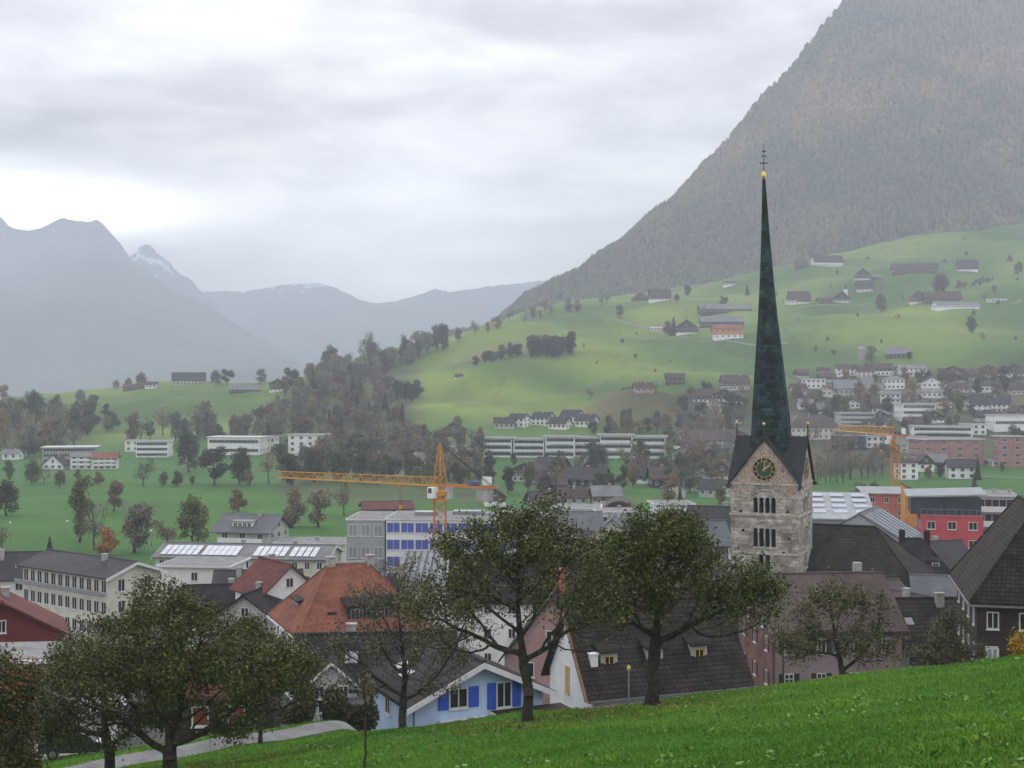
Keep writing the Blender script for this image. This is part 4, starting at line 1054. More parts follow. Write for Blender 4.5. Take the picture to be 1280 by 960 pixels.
def jib3(b, L, w, h, bay, rc=.06, rd=.035, taper=.8):
    """triangular lattice along +x: two chords below, one above"""
    n = int(L / bay)
    def P(i):
        u = i / n; k = 1 - (1 - taper) * u; x = L * u
        return (x, -w / 2 * k, 0), (x, w / 2 * k, 0), (x, 0, h * k)
    for i in range(n):
        A, B, C = P(i); D, E, G = P(i + 1)
        for p, q in ((A, D), (B, E), (C, G)): b.tube(p, q, rc, n=4)
        m = tuple((C[j] + G[j]) / 2 for j in range(3))
        for p, q in ((A, C), (B, C), (C, D), (C, E), (A, B)) if i % 2 == 0 else ((A, C), (B, C), (A, G), (B, G), (A, B)): b.tube(p, q, rd, n=4)
    A, B, C = P(n)
    for p, q in ((A, B), (A, C), (B, C)): b.tube(p, q, rd * 1.2, n=4)

def crane(px, d, zbase, zslew, ztop, tip, label, mw, jh, counter, detail=True):
    x, y = at(px, d); H = zslew - zbase
    r = empty('tower_crane', (x, y, zbase), 0); tag(r, label, 'crane')
    th = math.atan2(tip[1] - y, tip[0] - x); L = math.hypot(tip[0] - x, tip[1] - y)
    b = MB(); lattice4(b, (0, 0, -.5), (0, 0, H - 2.8), mw, mw * .85, .10, .055); b.box(-mw * 1.3, mw * 1.3, -mw * 1.3, mw * 1.3, -.6, .3); b.build('mast', M_CO, r)
    b = MB(); b.box(-mw * .62, mw * .62, -mw * .62, mw * .62, H - 2.8, H - 2.2); b.tube((0, 0, H - 2.2), (0, 0, H - 1.7), mw * .55, n=14); b.box(-mw * .7, mw * .7, -mw * .7, mw * .7, H - 1.7, H - .9); b.build('turntable', M_CY, r)
    top = empty('slewing_head', (0, 0, H - .9), th, r)
    b = MB(); lattice4(b, (0, 0, 0), (0, 0, .9), mw * .9, 1.0, .09, .05)
    hz_ = ztop - zslew
    for sx in (-1, 1):
        for sy in (-1, 1):
            b.tube((sx * mw * .45, sy * mw * .45, .9), (sx * .12, sy * .12, .9 + hz_), .085, n=5)
    n = max(3, int(hz_ / 1.1))
    for i in range(n):
        u0, u1 = i / n, (i + 1) / n; w0, w1 = mw * .45 * (1 - u0) + .12 * u0, mw * .45 * (1 - u1) + .12 * u1; za, zb = .9 + hz_ * u0, .9 + hz_ * u1
        for k in range(4):
            c4 = ((-1, -1), (1, -1), (1, 1), (-1, 1)); a_, c_ = c4[k], c4[(k + 1) % 4]
            b.tube((a_[0] * w0, a_[1] * w0, za), (c_[0] * w1, c_[1] * w1, zb), .045, n=4)
    b.build('tower_head', M_CY, top)
    b = MB(); jib3(b, L, mw * .75, jh, jh * .95, .08, .045); b.v = [(v[0] + mw * .3, v[1], v[2] + .9) for v in b.v]; b.build('jib', M_CY, top)
    b = MB()
    for sy in (-1, 1): b.box(-counter, -mw * .3, sy * mw * .4 - .09, sy * mw * .4 + .09, .85, 1.25)
    for i in range(9):
        xx = -mw * .4 - (counter - mw * .5) * i / 8; b.box(xx - .06, xx + .06, -mw * .31, mw * .31, .9, 1.1)
    b.build('counter_jib', M_CO, top)
    b = MB(); b.box(-counter + .6, -counter + 3.2, -.75, .75, -1.3, .82); b.build('counterweight', W['concrete'], top)
    b = MB(); b.box(-counter + .8, -counter + 2.8, -.62, -.5, 1.35, 2.9)
    for i in range(1, 3): b.box(-counter + .8 + i * .67 - .02, -counter + .8 + i * .67 + .02, -.64, -.62, 1.35, 2.9, 1); b.box(-counter + .8, -counter + 2.8, -.64, -.622, 1.35 + i * .5 - .02, 1.35 + i * .5 + .02, 1)
    b.build('sign_board', [W['white'], M_GREYBLIND], top)
    b = MB(); b.box(-counter + 3.3, -counter + 5.2, -.5, .5, 1.26, 2.0); b.tube((-counter + 4.2, -.7, 1.7), (-counter + 4.2, .7, 1.7), .42, n=12); b.build('winch', mat('winch_blue', (.10, .13, .20), .6), top)
    b = MB(); b.box(-.35, 1.15, mw * .5 + .05, mw * .5 + 1.25, -1.2, .75); cab = b.build('cab', W['white'], top)
    b = MB(); b.box(1.152, 1.17, mw * .5 + .15, mw * .5 + 1.15, -.5, .6); b.box(.2, 1.0, mw * .5 + 1.252, mw * .5 + 1.27, -.3, .6); b.build('cab_window', M_GLASS, cab)
    b = MB(); b.box(-mw * .5 - 1.5, -mw * .5 - .3, -.5, .5, -1.3, .7); b.build('switch_box', W['pale'], top)
    b = MB(); A = (0, 0, .9 + hz_)
    b.tube(A, (L * .62, 0, .9 + jh), .03, n=4); b.tube(A, (L * .28, 0, .9 + jh), .035, n=4); b.tube(A, (-counter + .4, .3, 1.3), .05, n=4); b.tube(A, (-counter + .4, -.3, 1.3), .05, n=4); b.build('pendant_bar', M_IRON, top)
    tx = L * .235
    b = MB(); b.box(tx - .7, tx + .7, -.7, .7, .55, .8); tr = b.build('trolley', M_CO, top)
    b = MB(); b.tube((tx - .15, 0, .55), (tx - .15, 0, -3.0), .035, n=4); b.tube((tx + .15, 0, .55), (tx + .15, 0, -3.0), .035, n=4); b.build('hoist_rope', M_IRON, tr)
    b = MB(); b.box(tx - .28, tx + .28, -.18, .18, -3.7, -3.0); b.path([(tx + .25 * math.sin(t), 0, -4.0 - .25 * math.cos(t)) for t in (math.pi, 2.3, 1.5, .7, 0, -.8)], .06, 5); b.build('hook', M_CY, tr)
    return r, top
tipx, tipy = at(353, 250)
cr, ct = crane(550, 230, -38, -18.3, -10.6, (tipx, tipy), 'yellow tower crane with long lattice jib standing before the blue windowed school', 2.1, 1.5, 11.5)
b = MB()
for i, x in enumerate((-3.2, -4.0, -4.7, -5.3)): b.box(x, x + (.75 if i % 2 else .5), -.98, -.935, .95, 1.17, i % 2)
b.build('name_strip', [mat('red_sign', (.45, .04, .04), .5), W['white']], ct)
tipx, tipy = at(1049, 352)
crane(1119, 318, -38, -12.8, -12.2, (tipx, tipy), 'second yellow tower crane without peak, above the salmon building right of the church', 1.9, 2.0, 5.2)

# ------------------------------------------------------------------ parked car
def parked_car(px, d, rz, label, paint):
    x, y = at(px, d); r = empty('parked_car', (x, y, z1(x, y) + .02), R(rz)); tag(r, label, 'car')
    b = MB(); side = [(-2.15, .35), (2.15, .35), (2.2, .7), (1.9, .86), (1.0, .95), (.45, 1.38), (-1.2, 1.42), (-1.85, 1.0), (-2.2, .9)]
    b.prism(side, 'y', -.85, .85); bo = b.build('body', paint, r)
    bv = bo.modifiers.new('b', 'BEVEL'); bv.width = .07; bv.segments = 2
    b = MB(); b.prism([(.88, .98), (.42, 1.33), (-1.1, 1.36), (-1.6, 1.02)], 'y', -.865, .865); b.prism([(-.68, -.0), (.68, 0), (.6, .36), (-.6, .36)], 'x', 0, .01); b.build('window', M_GLASS, r)
    for sx in (-1.35, 1.4):
        for sy in (-1, 1):
            b = MB(); b.tube((sx, sy * .68, .33), (sx, sy * .90, .33), .33, n=18); wl = b.build('wheel', mat('tyre', (.02, .02, .02), .8), r)
            b = MB(); b.tube((sx, sy * .89, .33), (sx, sy * .915, .33), .2, n=12); b.build('rim', M_ZINC, wl)
    for sy in (-1, 1):
        b = MB(); b.box(2.1, 2.2, sy * .62 - .16, sy * .62 + .16, .62, .76); b.build('headlight', M_PANEL, r)
parked_car(100, 74, 8, 'dark parked car behind the trunk of the left fruit trees', mat('dark_car_paint', (.03, .032, .036), .25, .1, 1, spec=.6))

# ------------------------------------------------------------------ far settlement: (label, photo x, base y, width px, wall px, roof px, wall, roof, options)
G_V = 'houses of the village at the foot of the right slope'
VIL = [
 ('white flat villa with a tall thin chimney beside the spire, above the brown mansion', 1017, 486, 29, 12, 0, 'white', 'gravel', dict(kind='flat', rows=2)),
 ('small white house in the top row of the village, leftmost there', 1060, 470, 26, 9, 5, 'white', 'fbrown', {}),
 ('large grey roofed hall in the village above the left crane arm of the second crane', 1064, 496, 40, 11, 10, 'pale', 'fgrey', dict(rows=1)),
 ('white double house in the top row, second from left', 1101, 470, 31, 9, 6, 'white', 'fbrown', dict(timber=(.6, 'farwood'))),
 ('long white terrace in the top row left of the brown chalets', 1142, 471, 33, 10, 4, 'white', 'fgrey', dict(rows=2, balcony=1)),
 ('white cube shaped house with two floors below the long top terrace', 1117, 487, 26, 13, 4, 'white', 'fgrey', dict(kind='hip')),
 ('white house with wide balcony right of the large grey roofed hall', 1113, 504, 24, 11, 4, 'white', 'fgrey', dict(balcony=1)),
 ('white gabled house with dark roof below the long top terrace', 1165, 486, 25, 8, 6, 'white', 'fdark', dict(ridge='y')),
 ('low white bungalow under the white gabled house', 1165, 498, 36, 8, 3, 'white', 'fgrey', {}),
 ('brown timber chalet in the top row, third from the right edge', 1191, 473, 30, 9, 6, 'pale', 'fbrown', dict(timber=(.5, 'brownred'), ridge='y')),
 ('cream house with reddish brown roof below the brown timber chalets', 1199, 496, 25, 11, 6, 'cream', 'fbrown', {}),
 ('timber chalet with white base in the top row, second from the right edge', 1235, 472, 28, 9, 6, 'white', 'fbrown', dict(timber=(.45, 'brownred'), ridge='y')),
 ('timber chalet with white base nearest the right edge in the top row', 1267, 472, 26, 9, 7, 'white', 'fbrown', dict(timber=(.45, 'farwood'), ridge='y')),
 ('white house with curved looking dark roof under the top row near the right edge', 1234, 491, 27, 8, 5, 'white', 'fdark', dict(kind='hip')),
 ('brown house cut by the right edge of the village', 1276, 494, 22, 9, 6, 'pale', 'fbrown', dict(timber=(.5, 'brownred'))),
 ('white row house with three dormers and dark roof, left half', 1228, 516, 26, 11, 10, 'white', 'fdark', {}),
 ('white row house with balconies and dark roof, right half', 1252, 517, 24, 12, 9, 'white', 'fdark', dict(balcony=1)),
 ('modern office block with dark glass front in the village centre', 1149, 527, 43, 22, 0, 'white', 'gravel', dict(kind='flat', rows=3, strip='f', cols=1)),
 ('small white cottage left of the modern office block', 1066, 511, 17, 7, 4, 'white', 'fbrown', dict(ridge='y')),
 ('big mansion with long brown hipped roof and many dormers right of the spire', 1019, 550, 62, 15, 16, 'cream', 'plum', dict(kind='hip', rows=2, win=(1.1, 1.5))),
 ('modern grey block with window bands behind the second crane', 1072, 534, 44, 17, 0, 'pale', 'gravel', dict(kind='flat', rows=3, strip='f')),
 ('low dark flat roofed hall left of the second crane mast', 1060, 562, 40, 17, 0, 'glass_wall', 'fdark', dict(kind='flat', rows=2, cols=2)),
 ('small white block between the dark hall and the crane mast', 1094, 560, 22, 14, 0, 'white', 'gravel', dict(kind='flat')),
 ('grey gabled block right of the second crane mast', 1143, 566, 34, 16, 4, 'pale', 'fgrey', dict(rows=3)),
 ('long white terraced apartment block above the pink block', 1178, 549, 72, 15, 0, 'white', 'gravel', dict(kind='flat', rows=2, strip='f', balcony=1)),
 ('white house with flat roof behind the long white terraces', 1216, 544, 32, 13, 0, 'white', 'gravel', dict(kind='flat', rows=2)),
 ('long dusky pink apartment block with white balconies', 1190, 583, 82, 33, 0, 'brickpink', 'gravel', dict(kind='flat', rows=4, cols=4, win=(2.2, 1.5))),
 ('dusky pink apartment block at the right edge', 1264, 584, 32, 38, 0, 'brickpink', 'gravel', dict(kind='flat', rows=4, cols=2, win=(2.0, 1.5))),
 ('white modern hall with raised white roof edge near the right edge', 1264, 540, 42, 20, 0, 'white', 'gravel', dict(kind='flat', rows=1, strip='f')),
 ('white house with low roof beside the second crane mast, leftmost on the field', 1136, 600, 24, 21, 5, 'white', 'fdark', dict(rows=3, cols=2, kind='hip')),
 ('house with black and white timbered gable above the bushes', 1158, 590, 19, 12, 9, 'white', 'fdark', dict(ridge='y', timber=(.75, 'farwood'))),
 ('grey roofed house behind the black and white gable', 1174, 586, 22, 10, 8, 'pale', 'fgrey', {}),
 ('white two storey house with dark roof standing alone on the field', 1203, 599, 33, 15, 8, 'white', 'fdark', dict(rows=2, cols=3)),
 ('low white flat garage near the white road at the right edge', 1258, 583, 36, 6, 0, 'white', 'gravel', dict(kind='flat', rows=1)),
 ('white cottage among trees at the top of the village, right of the grey silo', 1030, 470, 14, 6, 4, 'white', 'fbrown', {}),
 ('brown roofed farmhouse at the top left of the village beside the spire', 1000, 494, 18, 8, 6, 'pale', 'fbrown', {}),
 ('white villa with terrace between the hall and the cube shaped house', 1084, 484, 16, 8, 4, 'white', 'fgrey', {}),
 ('pale house with brown roof left of the white row houses', 1203, 513, 18, 9, 5, 'cream', 'fbrown', dict(ridge='y')),
 ('white house with brown roof left of the modern office block', 1098, 518, 16, 8, 5, 'white', 'fbrown', {}),
 ('cream house with hipped brown roof below the white bungalow', 1181, 511, 18, 8, 5, 'cream', 'fbrown', dict(kind='hip')),
]
hr0 = random.Random(3)
def far_house(row, group=None, dmin=300., zone_rot=14, **kw):
    lb, px, py, wp, hp, rp, wl, rf, op = row
    d = hit(px, py, dmin) or 800
    op = dict(op); op.setdefault('rot', hr0.uniform(-zone_rot, zone_rot) - 6 * (px > 640))
    op.setdefault('l', max(6, min(13, wp * d / F * .75))); op.setdefault('chim', 1 if rp else 0)
    nm = 'house'; ct = 'house'
    if op.get('kind') == 'flat': nm, ct = 'flat_roofed_block', 'building'
    if 'barn' in lb: nm = ct = 'barn'
    if 'shed' in lb: nm, ct = 'shed', 'shed'
    if 'chalet' in lb: nm = ct = 'chalet'
    if 'apartment' in lb: nm, ct = 'apartment_block', 'apartment block'
    op.setdefault('name', nm); op.setdefault('cat', ct)
    op.setdefault('ov', .7)
    if d > 480 and not op.get('strip'): op.setdefault('win', (1.5, 1.5))
    return house(lb, px, d, wp, op.pop('l'), hp, rp, op.pop('rot'), wl, rf, op.pop('ridge', 'x'), pxs=True, group=group, ext=op.pop('ext', 6.), **op)
for row in VIL: far_house(row, G_V, 430.)

G_H = 'farm buildings scattered over the green right slope'
HILL = [
 ('long brown roofed farmhouse with white gable on the skyline of the pasture', 1036, 333, 38, 6, 8, 'white', 'fbrown', dict(l=12)),
 ('small brown hut left of the skyline farmhouse', 1002, 336, 16, 4, 6, 'farwood', 'fbrown', {}),
 ('tall dark timber chalet with white base, upper of two in the middle of the slope', 1079, 352, 17, 9, 7, 'white', 'fdark', dict(ridge='y', timber=(.35, 'farwood'))),
 ('dark timber chalet with white base, lower of two in the middle of the slope', 1081, 366, 20, 9, 6, 'white', 'fdark', dict(timber=(.35, 'farwood'))),
 ('small white roofed shed right of the two dark timber chalets', 1096, 350, 10, 4, 2, 'farwood', 'fgrey', {}),
 ('long low red brown barn high on the slope', 1144, 341, 54, 6, 6, 'brownred', 'fbrown', dict(rows=1, l=11, ov=1.0)),
 ('dark timber chalet high on the slope at right', 1210, 339, 24, 8, 7, 'white', 'fdark', dict(timber=(.3, 'farwood'))),
 ('timber chalet with carved gable at the left end of the big farm', 1149, 380, 19, 9, 7, 'white', 'fbrown', dict(ridge='y', timber=(.3, 'brownred'))),
 ('long dark roofed barn joined to the carved gable chalet', 1180, 379, 44, 6, 9, 'farwood', 'fbrown', dict(rows=1)),
 ('long low cattle barn in front of the big farm', 1198, 386, 56, 5, 4, 'white', 'fgrey', dict(rows=1)),
 ('low white tunnel shed right of the big farm', 1247, 378, 25, 3, 1, 'white', 'sheet', dict(rows=1, l=5)),
 ('brown chalet right of the spire beside a small garden', 1001, 380, 26, 8, 8, 'white', 'fbrown', dict(timber=(.35, 'brownred'))),
 ('white cottage below the brown chalet right of the spire', 989, 381, 14, 5, 2, 'white', 'fgrey', {}),
 ('dark chalet with small white turret behind it', 1052, 379, 22, 6, 8, 'white', 'fdark', dict(ridge='y', timber=(.45, 'farwood'))),
 ('low brown shed left of the chalet with the turret', 1032, 379, 18, 4, 3, 'farwood', 'fbrown', dict(rows=1)),
 ('grey roofed barn with white base above the village', 1121, 448, 26, 6, 8, 'farwood', 'fgrey', dict(rows=1)),
 ('red brown chalet beside a dark tree at the left end of the ridge', 826, 376, 26, 7, 8, 'white', 'fbrown', dict(timber=(.35, 'brownred'))),
 ('brown hipped shed left of the ridge chalet', 802, 376, 20, 3, 7, 'farwood', 'fbrown', dict(kind='hip')),
 ('long low barn with grey roof left of the spire, upper of two', 908, 391, 66, 5, 6, 'farwood', 'fgrey', dict(rows=1)),
 ('long low barn with pale grey roof left of the spire, lower of two', 903, 410, 54, 8, 7, 'farwood', 'fgrey', dict(rows=1)),
 ('orange fronted barn on a white base left of the spire', 911, 424, 36, 13, 5, 'white', 'fred', dict(timber=(.4, 'orange'), rows=2, cols=5)),
 ('dark timber chalet with white base left of the orange barn', 858, 418, 26, 9, 9, 'white', 'fdark', dict(ridge='y', timber=(.25, 'farwood'))),
 ('low white shed left of the dark timber chalet', 822, 414, 17, 3, 2, 'white', 'sheet', dict(rows=1)),
 ('lone brown timber barn on the lower pasture', 844, 481, 23, 9, 5, 'farwood', 'fbrown', dict(rows=1)),
 ('brown chalet with white base at the pasture foot, left of three near the spire', 876, 503, 28, 9, 8, 'white', 'fbrown', dict(timber=(.4, 'farwood'))),
 ('brown chalet with white base at the pasture foot, middle of three near the spire', 905, 503, 26, 9, 7, 'white', 'fbrown', dict(timber=(.4, 'farwood'), ridge='y')),
 ('tall brown roofed chalet at the foot of the pasture, right of three near the spire', 921, 489, 32, 11, 8, 'pale', 'fbrown', dict(timber=(.5, 'brownred'))),
 ('small pinkish cottage on top of the brown knoll', 806, 492, 22, 6, 6, 'pink', 'fbrown', {}),
 ('tiny hut on the pasture shoulder left of the dark grove', 572, 474, 7, 3, 3, 'white', 'fbrown', dict(rows=1)),
 ('white farmhouse far up behind the hazy ridge', 786, 352, 12, 5, 3, 'white', 'fbrown', {}),
 ('pale cottage on the ridge right of the ridge chalet', 912, 358, 16, 4, 3, 'white', 'fbrown', {}),
]
for row in HILL: far_house(row, G_H, 500., ext=8.)
# more of the same small houses deep in the village and beside the spire
hr0 = random.Random(8)
MID0 = [(0, 728, 608), (0, 688, 612), (0, 838, 610), (0, 857, 575), (0, 893, 560), (0, 886, 588), (0, 772, 622), (0, 568, 542), (0, 519, 566), (0, 572, 566)]
def fill(n, x0, x1, y0, y1, label, group, md=17, big=1.0, dm=430., roofs=None):
    got = [(r[1], r[2]) for r in VIL + HILL + MID0]; k = 0; t = 0
    while k < n and t < 4000:
        t += 1; px, py = hr0.uniform(x0, x1), hr0.uniform(y0, y1)
        if any(abs(px - a) < md and abs(py - c) < 7 for a, c in got): continue
        got.append((px, py)); k += 1
        far_house((label, px, py, hr0.uniform(15, 23) * big, hr0.uniform(6, 9) * big, hr0.uniform(4, 7) * big, hr0.choice(['white', 'white', 'cream', 'pale', 'pale']), hr0.choice(roofs or ['fbrown', 'fbrown', 'fdark', 'fgrey', 'plum']),
                   dict(ridge=hr0.choice('xy'), timber=hr0.choice([None, None, (.5, 'brownred'), (.5, 'farwood')]))), group, dm, 30)
fill(24, 990, 1280, 470, 538, 'small house crowded among the gardens of the right village', 'small crowded houses of the right village')
fill(9, 855, 940, 505, 575, 'small brown roofed house among trees between the knoll and the spire', 'small houses left of the spire')
fill(13, 600, 905, 596, 640, 'low dark roofed house among the barns of the middle valley', 'low houses of the middle valley', 24, 1.7, 280., ['fdark', 'fbrown', 'fgrey'])
fill(6, 455, 600, 566, 600, 'grey roofed house among trees behind the yellow crane', 'houses behind the yellow crane', 26, 1.3, 280.)
# silo and chapel turret
sx_, sy_ = at(1077, hit(1077, 451, 500.)); r = empty('silo', (sx_, sy_, z1(sx_, sy_)), 0); tag(r, 'pale round silo half covered by a tree above the village', 'silo')
b = MB(); b.lathe([(2.4, -3), (2.4, 9.2)], 16); b.build('wall', W['concrete'], r); b = MB(); b.lathe([(2.45, 9.2), (1.4, 10.4), (.05, 10.8)], 16); b.build('dome', M_ZINC, r)
sx_, sy_ = at(1057, hit(1057, 372, 600.)); r = empty('chapel_turret', (sx_, sy_, z1(sx_, sy_)), 0); tag(r, 'slim white chapel turret with pointed roof on the slope', 'chapel')
b = MB(); b.box(-1.6, 1.6, -1.6, 1.6, -4, 8.5); b.build('wall', W['white'], r); b = MB(); b.lathe([(2.3, 8.5), (.9, 11.5), (.05, 15.5)], 4, phase=math.pi / 4); b.build('roof', RF['fdark'], r)

G_M = 'white gabled houses at the foot of the brown knoll'
MID = [
 ('white gabled house at the foot of the knoll, leftmost of six', 630, 537, 24, 8, 6, 'pale', 'fdark', {}, G_M),
 ('white gabled house at the foot of the knoll, second from left', 645, 534, 22, 11, 5, 'white', 'fdark', dict(rot=-28), G_M),
 ('white gabled house at the foot of the knoll, third from left', 675, 532, 24, 10, 6, 'white', 'fdark', dict(rot=-28), G_M),
 ('white gabled house at the foot of the knoll, fourth from left', 696, 537, 24, 8, 7, 'white', 'fdark', dict(rot=-28), G_M),
 ('white gabled house at the foot of the knoll, fifth from left', 711, 529, 24, 8, 7, 'white', 'fdark', dict(rot=-28), G_M),
 ('white gabled house at the foot of the knoll, rightmost of six', 730, 535, 24, 9, 7, 'white', 'fdark', dict(rot=-28), G_M),
 ('white terraced apartment block below the knoll, leftmost of six in the row', 622, 572, 35, 24, 0, 'white', 'gravel', dict(kind='flat', rows=3, strip='f', balcony=1, fascia='white', ov=1.2, rot=-4), 'white apartment row'),
 ('white terraced apartment block below the knoll, second of six in the row', 661, 572, 38, 23, 0, 'white', 'gravel', dict(kind='flat', rows=3, strip='f', balcony=1, ov=1.2, rot=-4), 'white apartment row'),
 ('white terraced apartment block below the knoll, third of six in the row', 700, 573, 36, 27, 0, 'white', 'gravel', dict(kind='flat', rows=3, strip='f', balcony=1, ov=1.2, rot=-4), 'white apartment row'),
 ('white terraced apartment block below the knoll, fourth of six in the row', 735, 572, 34, 25, 0, 'white', 'gravel', dict(kind='flat', rows=3, strip='f', balcony=1, ov=1.2, rot=-4), 'white apartment row'),
 ('white terraced apartment block below the knoll, fifth of six in the row, the tallest', 770, 573, 40, 29, 0, 'white', 'gravel', dict(kind='flat', rows=3, strip='f', balcony=1, ov=1.2, rot=-4), 'white apartment row'),
 ('white terraced apartment block below the knoll, rightmost of six in the row', 811, 573, 42, 27, 0, 'white', 'gravel', dict(kind='flat', rows=3, strip='f', balcony=1, ov=1.2, rot=-4), 'white apartment row'),
 ('big dark roofed barn in the valley below the white apartment row', 728, 608, 52, 9, 13, 'farwood', 'fdark', dict(l=12, rows=1)),
 ('low dark barn left of the big dark roofed barn', 688, 612, 36, 6, 7, 'farwood', 'fdark', dict(rows=1)),
 ('brown barn with wide roof right of the big dark barn', 838, 610, 46, 12, 13, 'farwood', 'fbrown', dict(rows=1, ridge='x', l=11)),
 ('grey gabled barn behind the brown barn', 857, 575, 34, 9, 8, 'grey', 'fdark', dict(ridge='y', rows=1)),
 ('long old brown roofed factory left of the tower top', 893, 560, 62, 10, 12, 'pale', 'plum', dict(rows=2)),
 ('dark gabled barn beside the tower gable', 886, 588, 40, 14, 12, 'farwood', 'fdark', dict(ridge='y', rows=1)),
 ('dark roofed house in the valley left of the yellow crane peak', 568, 542, 30, 5, 10, 'farwood', 'fdark', dict(ridge='y', rows=1)),
 ('white flat roofed house behind the yellow crane peak', 519, 566, 17, 6, 2, 'white', 'fgrey', {}),
 ('white cottage right of the yellow crane peak', 572, 566, 20, 6, 3, 'white', 'fgrey', {}),
 ('maroon roofed long shed in front of the valley trees left of the crane mast', 486, 642, 60, 5, 7, 'farwood', 'maroon', dict(rows=1)),
 # left side of the valley
 ('long grey office building with pale roof at the far left', 86, 580, 64, 20, 0, 'grey', 'sheet', dict(kind='flat', rows=3, strip='f')),
 ('white apartment house with red tiled roof at the far left', 131, 587, 30, 14, 6, 'white', 'fred', dict(rows=3, cols=4, balcony=1)),
 ('white apartment house with grey roof left of the red tiled one', 102, 587, 28, 16, 4, 'white', 'fgrey', dict(rows=3, cols=3, balcony=1)),
 ('small dark gabled house left of the white apartment houses', 66, 587, 26, 6, 12, 'white', 'fdark', dict(ridge='y')),
 ('modern white building with window bands and a thin flagpole', 190, 572, 40, 20, 0, 'white', 'gravel', dict(kind='flat', rows=3, strip='f')),
 ('small white block left of the modern window band building', 165, 565, 18, 14, 0, 'white', 'gravel', dict(kind='flat', rows=2)),
 ('long white hall with pale roof behind the round field trees', 292, 569, 68, 22, 0, 'white', 'sheet', dict(kind='flat', rows=2, strip='f')),
 ('narrow white block at the right end of the long white hall', 335, 565, 18, 19, 0, 'white', 'gravel', dict(kind='flat', rows=2, cols=3)),
 ('four storey white apartment block above the dark round trees', 382, 573, 45, 29, 0, 'white', 'gravel', dict(kind='flat', rows=4, cols=4, win=(1.6, 1.4), rot=-6, chim=2)),
 ('long low white building right of the four storey white block', 434, 573, 58, 13, 0, 'white', 'gravel', dict(kind='flat', rows=1, cols=6)),
 ('pale house among the trees at the left edge of the valley', 12, 575, 20, 8, 4, 'white', 'fgrey', {}),
 ('big farmhouse with dark roof on the left plateau skyline', 236, 481, 40, 6, 9, 'pale', 'fdark', dict(rows=2)),
 ('long low wooden shed on the edge of the left plateau', 306, 491, 38, 4, 5, 'farwood', 'fgrey', dict(rows=1, l=7)),
 ('dark gabled house with white side at the right end of the plateau', 347, 490, 20, 10, 6, 'white', 'fdark', dict(ridge='y', timber=(.3, 'farwood'))),
 ('small white house among bushes on the plateau skyline', 188, 486, 14, 5, 3, 'white', 'fbrown', {}),
 ('pale low shed on the plateau skyline left of the farmhouse', 165, 488, 22, 4, 3, 'farwood', 'fbrown', dict(rows=1)),
]
for row in MID: far_house(row[:9], row[9] if len(row) > 9 else 'buildings spread along the valley', 300.)

# white road at the far right and the path beside the meadow
def ribbon(name, pts, w, m, lift=.05, label=None):
    P = np.array(pts, float); t = np.linspace(0, len(P) - 1, 90)
    x = np.interp(t, range(len(P)), P[:, 0]); y = np.interp(t, range(len(P)), P[:, 1])
    for _ in range(4): x[1:-1] = (x[:-2] + x[1:-1] * 2 + x[2:]) / 4; y[1:-1] = (y[:-2] + y[1:-1] * 2 + y[2:]) / 4
    gx, gy = np.gradient(x), np.gradient(y); L = np.hypot(gx, gy); nx_, ny_ = -gy / L, gx / L
    rows = []
    ks = np.linspace(-.5, .5, 7)
    for k in ks: rows.append(np.stack([x + nx_ * w * k, y + ny_ * w * k, zg(x + nx_ * w * k, y + ny_ * w * k) + lift], 1))
    V = np.stack(rows, 1).reshape(-1, 3); n = len(x); idx = np.arange(n * 7).reshape(n, 7)
    Fq = np.stack([idx[:-1, :-1], idx[:-1, 1:], idx[1:, 1:], idx[1:, :-1]], -1).reshape(-1, 4)
    return tag(link(name, mesh_np(name, V, Fq, [m], smooth=True)), label, None, None, 'structure')
M_PATH = mat('path_gravel', (.20, .20, .195), .95, .22, .7, bump=.3, bscale=25)
PATHP = [tuple(p) for p in _PY]
ribbon('path', PATHP, 2.3, M_PATH, .03, 'pale gravel path running down beside the meadow')
d1 = hit(1278, 597, 350.); ribbon('road', [at(1215, d1 + 8), at(1250, d1 + 2), at(1290, d1 - 2), at(1400, d1 - 6)], 4.0, M_PATH, .06, 'pale lane across the far right field')

# faint farm lanes across the pasture
def lane(pxs, w):
    pts = []
    for px, py in pxs:
        d = hit(px, py, 500.)
        if d: pts.append(at(px, d))
    ribbon('farm_lane', pts, w, mat('lane_gravel', (.26, .25, .21), .95, .2, .5), .12, 'narrow farm lane across the pasture')
lane([(985, 384), (1010, 383), (1050, 382), (1095, 378), (1130, 384), (1180, 389), (1240, 384), (1278, 376)], 3.0)
lane([(760, 398), (800, 408), (830, 418), (870, 426), (930, 430), (985, 430)], 3.0)

# ------------------------------------------------------------------ trees
M_BARK = mat('bark', (.060, .052, .044), .95, .42, 4, bump=1.0, bscale=22)
M_LEAF = foliage_mat('leaf', .55, .55)
M_FARLEAF = foliage_mat('far_leaf', .5, .8)

def quads(C, size, r, aspect=.55, flat=0.0):
    """leaf-shaped quads at the given centres, each turned its own way"""
    n = len(C)
    a = r.normal(size=(n, 3)); a[:, 2] *= (1 - flat * .6); a /= np.linalg.norm(a, axis=1)[:, None]
    b = r.normal(size=(n, 3)); b -= a * (a * b).sum(1)[:, None]; b /= np.linalg.norm(b, axis=1)[:, None]
    s = size * r.uniform(.45, 1.6, n)[:, None]
    V = np.stack([C - a * s, C + b * s * aspect - a * s * .1, C + a * s, C - b * s * aspect - a * s * .1], 1).reshape(-1, 3)
    return V, np.arange(4 * n).reshape(n, 4)

